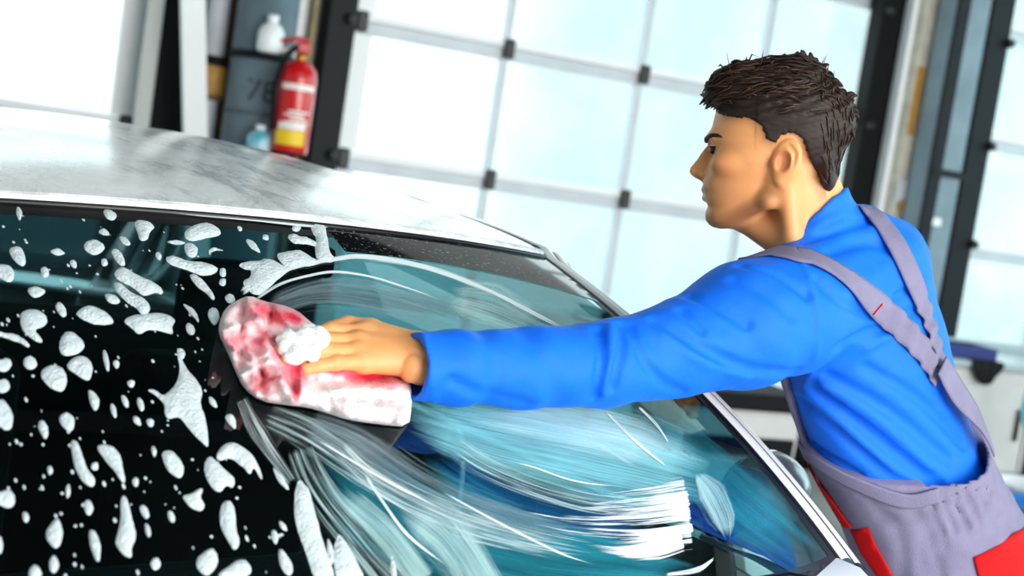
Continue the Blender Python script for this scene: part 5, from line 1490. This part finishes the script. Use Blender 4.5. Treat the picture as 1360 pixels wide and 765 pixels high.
fold_px = [([(1066,350),(1082,395),(1085,450),(1077,495),(1058,524)], .0035, .006),
 ([(795,438),(798,480),(790,528)], -.008, .009), ([(827,430),(824,470),(812,514)], -.009, .009), ([(811,434),(812,480),(802,522)], .005, .009),
 ([(836,432),(856,482),(886,512),(905,520)], -.005, .008), ([(870,425),(905,445),(945,470),(1000,492),(1058,494)], -.006, .010), ([(880,445),(930,476),(990,500)], .003, .012),
 ([(915,392),(950,407),(992,432)], -.005, .009), ([(905,412),(932,440)], -.005, .008), ([(984,350),(1030,364),(1070,392)], -.006, .009), ([(975,372),(1020,392),(1050,420)], -.003, .012),
 ([(562,444),(570,488),(577,534)], .0025, .004), ([(1062,530),(1110,572),(1170,622),(1212,652)], -.007, .011), ([(1085,520),(1150,570),(1220,626),(1250,646)], -.008, .011),
 ([(1100,500),(1180,545),(1262,612)], -.006, .011), ([(1150,488),(1220,530),(1280,592)], -.006, .010), ([(1042,545),(1080,590),(1140,632)], -.006, .009), ([(1072,524),(1130,572),(1195,640)], .005, .012), ([(1095,512),(1165,558),(1235,620)], .005, .012),
 ([(1112,462),(1150,442),(1180,436)], -.006, .010), ([(1150,462),(1190,440)], .004, .010), ([(1185,425),(1232,408)], -.005, .009), ([(1190,395),(1225,372)], -.004, .009),
 ([(1040,322),(1080,302),(1116,285)], .004, .008), ([(1068,322),(1120,302),(1160,292)], -.005, .008), ([(1100,335),(1150,322),(1180,330)], -.004, .010), ([(1085,372),(1120,402),(1160,420)], -.004, .010),
 ([(640,440),(660,485),(650,535)], -.003, .018), ([(700,440),(730,490),(740,535)], -.003, .02), ([(600,505),(640,525),(700,536)], -.003, .010)]
FOLDS = []
for pts, amp, wid in fold_px:
    amp *= 2.2 if amp < 0 else 1.5; wid *= .8
    P3, ok = march(shirt_low, spline(pts, 10)); P3 = P3[ok]
    if len(P3) > 1: FOLDS.append(make_fold(P3, amp, wid))
def shirt_sdf(P):
    d = shirt_raw(P); m = np.abs(d) < .04
    if m.any():
        q_ = P[m]; f = folds_field(q_, FOLDS)
        f += .0012*np.sin(q_[:, 0]*70 + 3*np.sin(q_[:, 2]*31))*np.sin(q_[:, 2]*55 + q_[:, 1]*40)
        d[m] = d[m] - f
    return d
slo = np.array([p for p in ARM_P + RARM_P] + [s_[0] for s_ in TORSO[:7]]).min(0) - .2; shi = np.array([p for p in ARM_P + RARM_P] + [s_[0] for s_ in TORSO[:7]]).max(0) + .2
V, Q = surface_nets(shirt_sdf, slo, shi, .0042, slack=1.9)
q = NT('blue_jersey'); b = q.n('BsdfPrincipled'); b.inputs['Base Color'].default_value = srgb(12, 110, 240); b.inputs['Roughness'].default_value = .62
b.inputs['Sheen Weight'].default_value = .25; b.inputs['Sheen Roughness'].default_value = .4; b.inputs['Specular IOR Level'].default_value = .25; b.inputs['Sheen Tint'].default_value = srgb(70, 170, 255)
tc = q.n('TexCoord'); nb = q.n('TexNoise'); nb.inputs['Scale'].default_value = 700; nb.inputs['Detail'].default_value = 2; q.l(tc.outputs['Object'], nb.inputs['Vector'])
n2 = q.n('TexNoise'); n2.inputs['Scale'].default_value = 16; n2.inputs['Detail'].default_value = 3; q.l(tc.outputs['Object'], n2.inputs['Vector'])
ad = q.n('Math', operation='MULTIPLY_ADD'); ad.inputs[1].default_value = .12; q.l(nb.outputs['Fac'], ad.inputs[0]); q.l(n2.outputs['Fac'], ad.inputs[2])
bp = q.n('Bump'); bp.inputs['Strength'].default_value = .35; bp.inputs['Distance'].default_value = .012; q.l(ad.outputs[0], bp.inputs['Height']); q.l(bp.outputs[0], b.inputs['Normal'])
q.surf(b.outputs[0]); M_shirt = q.m
shirt = big_mesh('shirt', V, Q, M_shirt, man); shirt['label'] = 'bright blue long-sleeved shirt'

# ------------------------------------------------------------------ overalls
HIPC = TORSO[7][0].astype(float)
hipL = HIPC - AXR*.085 + np.array([0, 0, -.02]); hipR = HIPC + AXR*.085 + np.array([0, 0, -.02])
def leg_pts(h, side):
    k_ = h + AX_L*.03 + AX_B*(-.02); k_ = np.array([k_[0], k_[1], .50]); a_ = k_ + AX_L*.02; a_ = np.array([a_[0], a_[1], .09])
    return [h, k_, a_]
LEGL, LEGR = leg_pts(hipL, -1), leg_pts(hipR, 1)
hem_px = [(1032,548),(1062,584),(1100,612),(1140,633),(1200,655),(1245,648),(1280,628),(1302,600)]
hemP, ok = march(lambda P: sd_loft(P, TORSO, .013), hem_px); hemP = hemP[ok]
hc_ = hemP.mean(0); _, _, vt = np.linalg.svd(hemP - hc_); hem_n = vt[2]
if hem_n[2] < 0: hem_n = -hem_n
BK, okb = march(lambda P: sd_loft(P, TORSO, .014), [(1288, 618)]); BK = BK[0].astype(np.float32)
FWD = np.cross(AXR, np.array([0, 0, 1.0])); FWD = FWD if FWD@CAM_R < 0 else -FWD      # the way his chest faces
FWD = (FWD/np.linalg.norm(FWD)).astype(np.float32)
def over_grow(P, g0):
    return sd_loft(P, TORSO, g0) - .022*np.exp(-(np.linalg.norm(P - BK, axis=1)/.085)**2)
def over_base(P):
    d = over_grow(P, .013)
    d = smin(d, sd_chain(P, LEGL, [.115, .088, .078]), .05); d = smin(d, sd_chain(P, LEGR, [.115, .088, .078]), .05)
    return d
hcf = hc_.astype(np.float32); hnf = hem_n.astype(np.float32)
bib_c = TORSO[3][0]
def hem_plane(P):
    """above the hem curve is positive; a bib rises in front"""
    h = (P - hcf)@hnf
    h = h + .012*0
    f = (P - bib_c)@FWD
    bib = np.maximum((P - bib_c)@hnf - .03, .055 - f)
    return np.minimum(h, np.maximum(bib, h - .4))
o_folds = []
for pts, amp, wid in [([(1238,678),(1250,705),(1256,730)], -.0055, .008), ([(1252,674),(1268,705)], -.0055, .008), ([(1267,670),(1286,706)], -.0055, .008), ([(1283,664),(1300,694)], -.0055, .008), ([(1298,655),(1314,684)], -.0055, .008), ([(1310,645),(1328,675)], -.0055, .008),
      ([(1245,660),(1259,705)], .0045, .007), ([(1259,656),(1277,705)], .0045, .007), ([(1273,651),(1293,700)], .0045, .007), ([(1287,644),(1307,690)], .0045, .007),
      ([(1150,645),(1180,668),(1215,672)], -.005, .007), ([(1140,642),(1165,675),(1185,690)], -.005, .008), ([(1215,680),(1238,720),(1250,770)], -.007, .010), ([(1240,700),(1225,740),(1240,780)], -.005, .012), ([(1170,690),(1195,700),(1230,690)], -.004, .009),
      ([(1060,600),(1110,640),(1160,664),(1210,676),(1250,666),(1290,645),(1315,615)], -.004, .004), ([(1190,700),(1200,740),(1195,780)], -.004, .012)]:
    P3, ok = march(over_base, spline(pts, 10)); P3 = P3[ok]
    if len(P3) > 1: o_folds.append(make_fold(P3, amp, wid))
def over_sdf(P):
    d = over_base(P); m = np.abs(d) < .03
    if m.any():
        q_ = P[m]; d[m] -= folds_field(q_, o_folds) + .0015*np.sin(q_[:, 0]*60 + 2*np.sin(q_[:, 2]*40))*np.sin(q_[:, 2]*48 + q_[:, 1]*33)
    pl = hem_plane(P); raw = d.copy()
    d = smax(d, pl, .004)
    near = pl > -.07
    near &= np.linalg.norm(P - BK, axis=1) < .13
    if near.any(): d[near] = np.maximum(d[near], -np.maximum(np.maximum(raw[near] + .008, -pl[near] - .05), np.linalg.norm(P[near] - BK, axis=1) - .10))
    return np.maximum(d, .07 - P[:, 2])
olo = np.array([hipL, hipR, LEGL[2], LEGR[2]] + [s_[0] for s_ in TORSO[2:]]).min(0) - .22; ohi = np.array([hipL, hipR] + [s_[0] for s_ in TORSO[2:]]).max(0) + .22
V, Q = surface_nets(over_sdf, olo, ohi, .0052, slack=1.9)
M_over = mat('grey_lavender_twill', srgb(134, 128, 156), .8, noise=.12, nscale=30, bump=.35, bscale=500, spec=.2)
M_rpan = mat('red_twill', srgb(222, 10, 16), .75, noise=.08, nscale=30, bump=.3, bscale=500, spec=.2)
overalls = big_mesh('overalls', V, Q, M_over, man); overalls['label'] = 'grey work overalls with red panels'

def ribbon(name, P3, sdf, width, off, m, parent, thick=.003, wave=None, smooth=True):
    P3 = np.asarray(P3, float); n_ = grad(sdf, P3, .006)
    for _ in range(2):                           # settle on the cloth
        P3 = P3 - n_*sdf(P3.astype(np.float32))[:, None]
    # light smoothing keeps the band flat
    for _ in range(2): P3[1:-1] = P3[1:-1]*.5 + (P3[:-2] + P3[2:])*.25
    n_ = grad(sdf, P3, .01); t = np.gradient(P3, axis=0); t /= np.linalg.norm(t, axis=1)[:, None]
    s_ = np.cross(n_, t); s_ /= np.linalg.norm(s_, axis=1)[:, None]
    w = np.full(len(P3), width) if np.isscalar(width) else np.interp(np.linspace(0, 1, len(P3)), np.linspace(0, 1, len(width)), width)
    rows = []
    kk = 7
    for j in range(kk):
        a = (j/(kk - 1) - .5)
        Pj = P3 + s_*(w*a)[:, None]
        dj = sdf(Pj.astype(np.float32)); gj = grad(sdf, Pj, .006)
        Pj = Pj - gj*(dj - off)[:, None]
        if wave is not None: Pj = Pj + n_*(wave*(.6 + .4*math.sin(j*2.1)))[:, None]
        rows.append(Pj)
    top = np.stack(rows, 1)
    o = mesh(name, top.reshape(-1, 3), grid_faces(len(P3), kk), m, parent, smooth)
    s2 = o.modifiers.new('thick', 'SOLIDIFY'); s2.thickness = thick; s2.offset = 0
    return o
def strap(name, px, n, width, gather, extra_front=None):
    P3, ok = march(shirt_raw, spline(px, n)); P3 = P3[ok]
    if extra_front is not None: P3 = np.vstack([np.array(extra_front), P3])
    u_ = np.linspace(0, 1, len(P3))
    wv = np.where((u_ > gather[0]) & (u_ < gather[1]), .0045*np.sin(u_*len(P3)*.8), 0)
    return ribbon(name, P3, shirt_raw, width, .005, M_over, man, wave=wv)
f0, _ = march(shirt_raw, [(1056, 341)]); f0 = f0[0]
front = [f0 + FWD*.10 + np.array([0, 0, -.16]), f0 + FWD*.08 + np.array([0, 0, -.10]), f0 + FWD*.05 + np.array([0, 0, -.045]), f0 + FWD*.02 + np.array([0, 0, -.01])]
strap('shoulder_strap', [(1058,341),(1080,344),(1112,362),(1150,394),(1188,428),(1222,464),(1244,500)], 90, (.040, .042, .042, .044, .042, .038), (.62, .97), front)
f1, _ = march(shirt_raw, [(1150, 281)]); f1 = f1[0]
front = [f1 + FWD*.10 + np.array([0, 0, -.15]), f1 + FWD*.07 + np.array([0, 0, -.09]), f1 + FWD*.03 + np.array([0, 0, -.03])]
strap('shoulder_strap', [(1150,282),(1166,294),(1190,328),(1212,375),(1226,412),(1238,450),(1248,486)], 80, (.038, .040, .038, .036, .03, .028), (.62, .98), front)
P3, ok = march(shirt_raw, spline([(1238,484),(1256,518),(1276,556),(1296,598)], 30)); P3 = P3[ok]
o = ribbon('back_yoke', P3, lambda P: np.minimum(shirt_raw(P), over_grow(P, .012)), (.036, .046, .05, .05), .006, M_over, man)
# waistband along the hem
P3, ok = march(over_base, spline([(x, y + 9) for x, y in hem_px[:-2]], 60)); P3 = P3[ok]
ribbon('waistband', P3, over_base, .026, .004, M_over, overalls, thick=.004)
# strap stitching, red
for px in ([(1160,418),(1172,404)], ):
    P3, ok = march(lambda P: shirt_raw(P) - .0075, spline(px, 8)); 
    tube('red_stitch', P3, .0012, M_rpan, man, 6)
def patch(name, poly, sdf, m, parent, step=6, off=.0025):
    P, F, d = poly_cells(np.asarray(poly, float), step)
    P3, ok = march(sdf, P)
    for _ in range(6): P3 = P3 - grad(over_base, P3, .006)*over_base(P3.astype(np.float32))[:, None]
    e0 = np.linalg.norm(P3[[f[0] for f in F]] - P3[[f[1] for f in F]], axis=1)
    ok = np.ones(len(P), bool)
    keep = [f for f in F if all(ok[i] for i in f)]
    # keep the largest connected piece only
    par = list(range(len(P)))
    def root_(i):
        while par[i] != i: par[i] = par[par[i]]; i = par[i]
        return i
    for f in keep:
        for i in f[1:]: par[root_(i)] = root_(f[0])
    cnt = {}
    for f in keep: cnt[root_(f[0])] = cnt.get(root_(f[0]), 0) + 1
    bestr = max(cnt, key=cnt.get); keep = [f for f in keep if root_(f[0]) == bestr]
    n_ = grad(sdf, P3, .006)
    used = sorted({i for f in keep for i in f}); ren = {k: i for i, k in enumerate(used)}
    o = mesh(name, (P3 + n_*off)[used], [tuple(ren[i] for i in f) for f in keep], m, parent, True)
    s2 = o.modifiers.new('thick', 'SOLIDIFY'); s2.thickness = .002; s2.offset = 0
    return o
P3, ok = march(over_sdf, spline([(1056,586),(1078,624),(1103,664),(1126,700)], 30)); P3 = P3[ok]
if len(P3) > 3: ribbon('red_side_stripe', P3, over_base, .032, .003, M_rpan, overalls)
patch('red_panel', [(1130,703),(1154,700),(1163,722),(1187,765),(1200,800),(1172,800),(1166,765),(1146,736)], over_sdf, M_rpan, overalls)
patch('red_panel', [(1292,740),(1320,727),(1345,708),(1366,690),(1380,720),(1388,760),(1384,800),(1350,812),(1315,805),(1300,770)], over_sdf, M_rpan, overalls)
# boots
M_boot = mat('black_boot_leather', srgb(22, 22, 24), .45, bump=.2, bscale=90)
for lg in (LEGL, LEGR):
    a_ = lg[2]; toe = a_ + np.array([FWD[0], FWD[1], 0])*.17
    def boot_sdf(P, a_=a_, toe=toe):
        d = sd_cap(P, np.array([a_[0], a_[1], .16]), np.array([a_[0], a_[1], .06]), .052, .05)
        d = smin(d, sd_cap(P, np.array([a_[0], a_[1], .055]), np.array([toe[0], toe[1], .045]), .05, .045), .03)
        return np.maximum(d, .002 - P[:, 2])
    bl = np.minimum(a_, toe) - .08; bh = np.maximum(a_, toe) + .08
    V, Q = surface_nets(boot_sdf, [bl[0], bl[1], -.01], [bh[0], bh[1], .25], .007)
    big_mesh('boot', V, Q, M_boot, man)
# ------------------------------------------------------------------ pink rag under the hand
rag_out = np.array([(291,428),(299,409),(316,398),(332,392),(350,400),(372,404),(395,412),(411,426),(428,440),(470,452),(520,478),(540,494),(548,512),(547,540),(543,567),(505,564),(462,558),(432,548),(408,541),(380,538),(346,533),(323,516),(311,490),(300,464),(290,444)], float)
rp_ = chaikin(rag_out, 1)
P, F, d = poly_cells(rp_, 3.2)
gd = glass_depth(P)
edge = np.clip(d/9.0, 0, 1); lift = .010 + .036*np.sqrt(np.clip(1 - (1 - edge)**2, 0, 1))
def rg(pts, amp, wid):
    a = np.asarray(spline(pts, 14)); return 2.0*amp*np.exp(-(seg_dist(P, a[:-1], a[1:])/wid)**2)
lift += rg([(300,425),(318,440),(335,470),(340,505)], .010, 7) + rg([(330,402),(345,425),(352,450)], .012, 7) + rg([(352,450),(365,480),(380,520),(392,535)], .010, 7)
lift += rg([(312,470),(330,480),(352,470)], .008, 6) - rg([(345,440),(358,452),(375,455)], .014, 5) - rg([(330,455),(345,485),(350,520)], .012, 5) - rg([(318,420),(322,455),(318,490)], .010, 5)
lift += rg([(400,515),(450,535),(540,545)], .008, 10) - rg([(385,490),(392,520),(398,538)], .005, 5) - rg([(400,500),(450,505),(540,498)], .008, 6) + rg([(370,412),(395,420),(410,432)], .006, 6)
for a_, b_, am, wd in (((296,440),(345,425),.012,4.5),((300,462),(352,500),-.012,4),((322,400),(318,445),-.012,4),((345,405),(392,440),.010,4),((360,404),(352,440),-.010,4),((318,500),(362,478),.012,4.5),((330,520),(372,500),-.010,4),((372,500),(398,470),.006,6),((402,480),(392,530),.006,5),((415,505),(440,545),-.006,5),((450,505),(462,555),.003,8),((480,500),(500,560),-.003,8),((515,498),(530,560),.003,8),((430,520),(540,520),.006,5),((540,505),(520,560),-.003,6)):
    lift += rg([a_, ((a_[0] + b_[0])/2 + 4, (a_[1] + b_[1])/2 - 3), b_], am, wd)
lift += .0016*np.sin(P[:, 0]*.17 + np.sin(P[:, 1]*.11)*2)*np.sin(P[:, 1]*.2 + P[:, 0]*.08) + .0009*np.sin(P[:, 0]*.8 - P[:, 1]*.5)
under = np.exp(-(seg_dist(P, np.array([[380, 462.], [500, 462]]), np.array([[500, 462.], [560, 470]]))/22)**2)
lift = np.where(d < 1e-6, .004, np.clip(lift, .008, .078 - .034*under))
R3 = np.array([at(P[i, 0], P[i, 1], gd[i] - lift[i]) for i in range(len(P))])
q = NT('pink_microfibre_with_suds'); b = q.n('BsdfPrincipled'); b.inputs['Roughness'].default_value = .85; b.inputs['Sheen Weight'].default_value = .3; b.inputs['Specular IOR Level'].default_value = .2
at_ = q.n('Attribute'); at_.attribute_name = 'dye'; tc = q.n('TexCoord'); nz = q.n('TexNoise'); nz.inputs['Scale'].default_value = 45; nz.inputs['Detail'].default_value = 6; q.l(tc.outputs['Object'], nz.inputs['Vector'])
ma = q.n('Math', operation='MULTIPLY_ADD'); ma.inputs[1].default_value = .55; q.l(nz.outputs['Fac'], ma.inputs[0]); q.l(at_.outputs['Fac'], ma.inputs[2])
rp = q.n('ValToRGB'); e0 = rp.color_ramp.elements; e0[0].position = .30; e0[0].color = srgb(246, 234, 234); e0[1].position = .95; e0[1].color = srgb(206, 26, 54)
e2 = rp.color_ramp.elements.new(.48); e2.color = srgb(250, 206, 210); e3 = rp.color_ramp.elements.new(.70); e3.color = srgb(238, 122, 138)
q.l(ma.outputs[0], rp.inputs[0]); q.l(rp.outputs[0], b.inputs['Base Color'])
nb = q.n('TexNoise'); nb.inputs['Scale'].default_value = 260; q.l(tc.outputs['Object'], nb.inputs['Vector']); bp = q.n('Bump'); bp.inputs['Strength'].default_value = .5; bp.inputs['Distance'].default_value = .004; q.l(nb.outputs['Fac'], bp.inputs['Height']); q.l(bp.outputs[0], b.inputs['Normal'])
q.surf(b.outputs[0]); M_rag = q.m
rag = mesh('rag', R3, F, M_rag, None, True)
tag(rag, 'crumpled pink rag soaked with white suds under the man\'s hand', 'rag')
dye = np.where(P[:, 0] > 400, .04, .14)
for (x, y, rx, ry, a) in [(352,410,22,14,.5),(390,420,24,12,.52),(312,452,14,12,.25),(346,452,14,8,.35),(340,468,18,10,.2),(345,505,10,13,.42),(385,490,16,18,.40),(370,465,10,12,.35),(394,520,6,12,.6),(520,497,26,13,.95),(482,500,30,10,.6),(440,490,26,8,.55),(410,475,12,12,.5),(400,500,12,18,.35),(352,447,5,7,.4),(520,545,14,14,.08),(330,430,10,14,.12)]:
    dye += a*np.exp(-((P[:, 0] - x)/rx)**2 - ((P[:, 1] - y)/ry)**2)
at2 = rag.data.attributes.new('dye', 'FLOAT', 'POINT'); at2.data.foreach_set('value', dye.astype(np.float32))
# suds on the fingers
r3 = np.random.default_rng(5)
spx = []
sp_poly = np.array([(370,446),(382,438),(402,434),(424,435),(434,446),(432,464),(418,474),(396,478),(378,474),(369,460)], float)
while len(spx) < 46:
    p_ = (r3.uniform(368, 436), r3.uniform(433, 480))
    if inside(np.array([p_]), sp_poly)[0]: spx.append(p_)
hs_sdf = lambda Q_: smin(hand_sdf(Q_), sd_chain(Q_, [hp_(374, 457, .050), hp_(400, 462, .056), hp_(428, 455, .060)], [.014, .017, .014]), .006)
SP, ok = march(hs_sdf, spx); SP = SP[ok]; SR = r3.uniform(.0045, .0085, len(SP)).astype(np.float32)
def suds_sdf(Q_):
    d_ = None
    for c_, r_ in zip(SP, SR):
        e_ = sd_sphere(Q_, c_, r_); d_ = e_ if d_ is None else smin(d_, e_, .005)
    return d_ + .0006*np.sin(Q_[:, 0]*900)*np.sin(Q_[:, 1]*800)*np.sin(Q_[:, 2]*850)
Vs, Qs = surface_nets(suds_sdf, SP.min(0) - .02, SP.max(0) + .02, .0022)
sd_o = big_mesh('suds', Vs, Qs, mat('thick_white_suds', srgb(246, 246, 246), .7, bump=.4, bscale=240))
tag(sd_o, 'lump of white suds on the man\'s fingertips', 'suds')
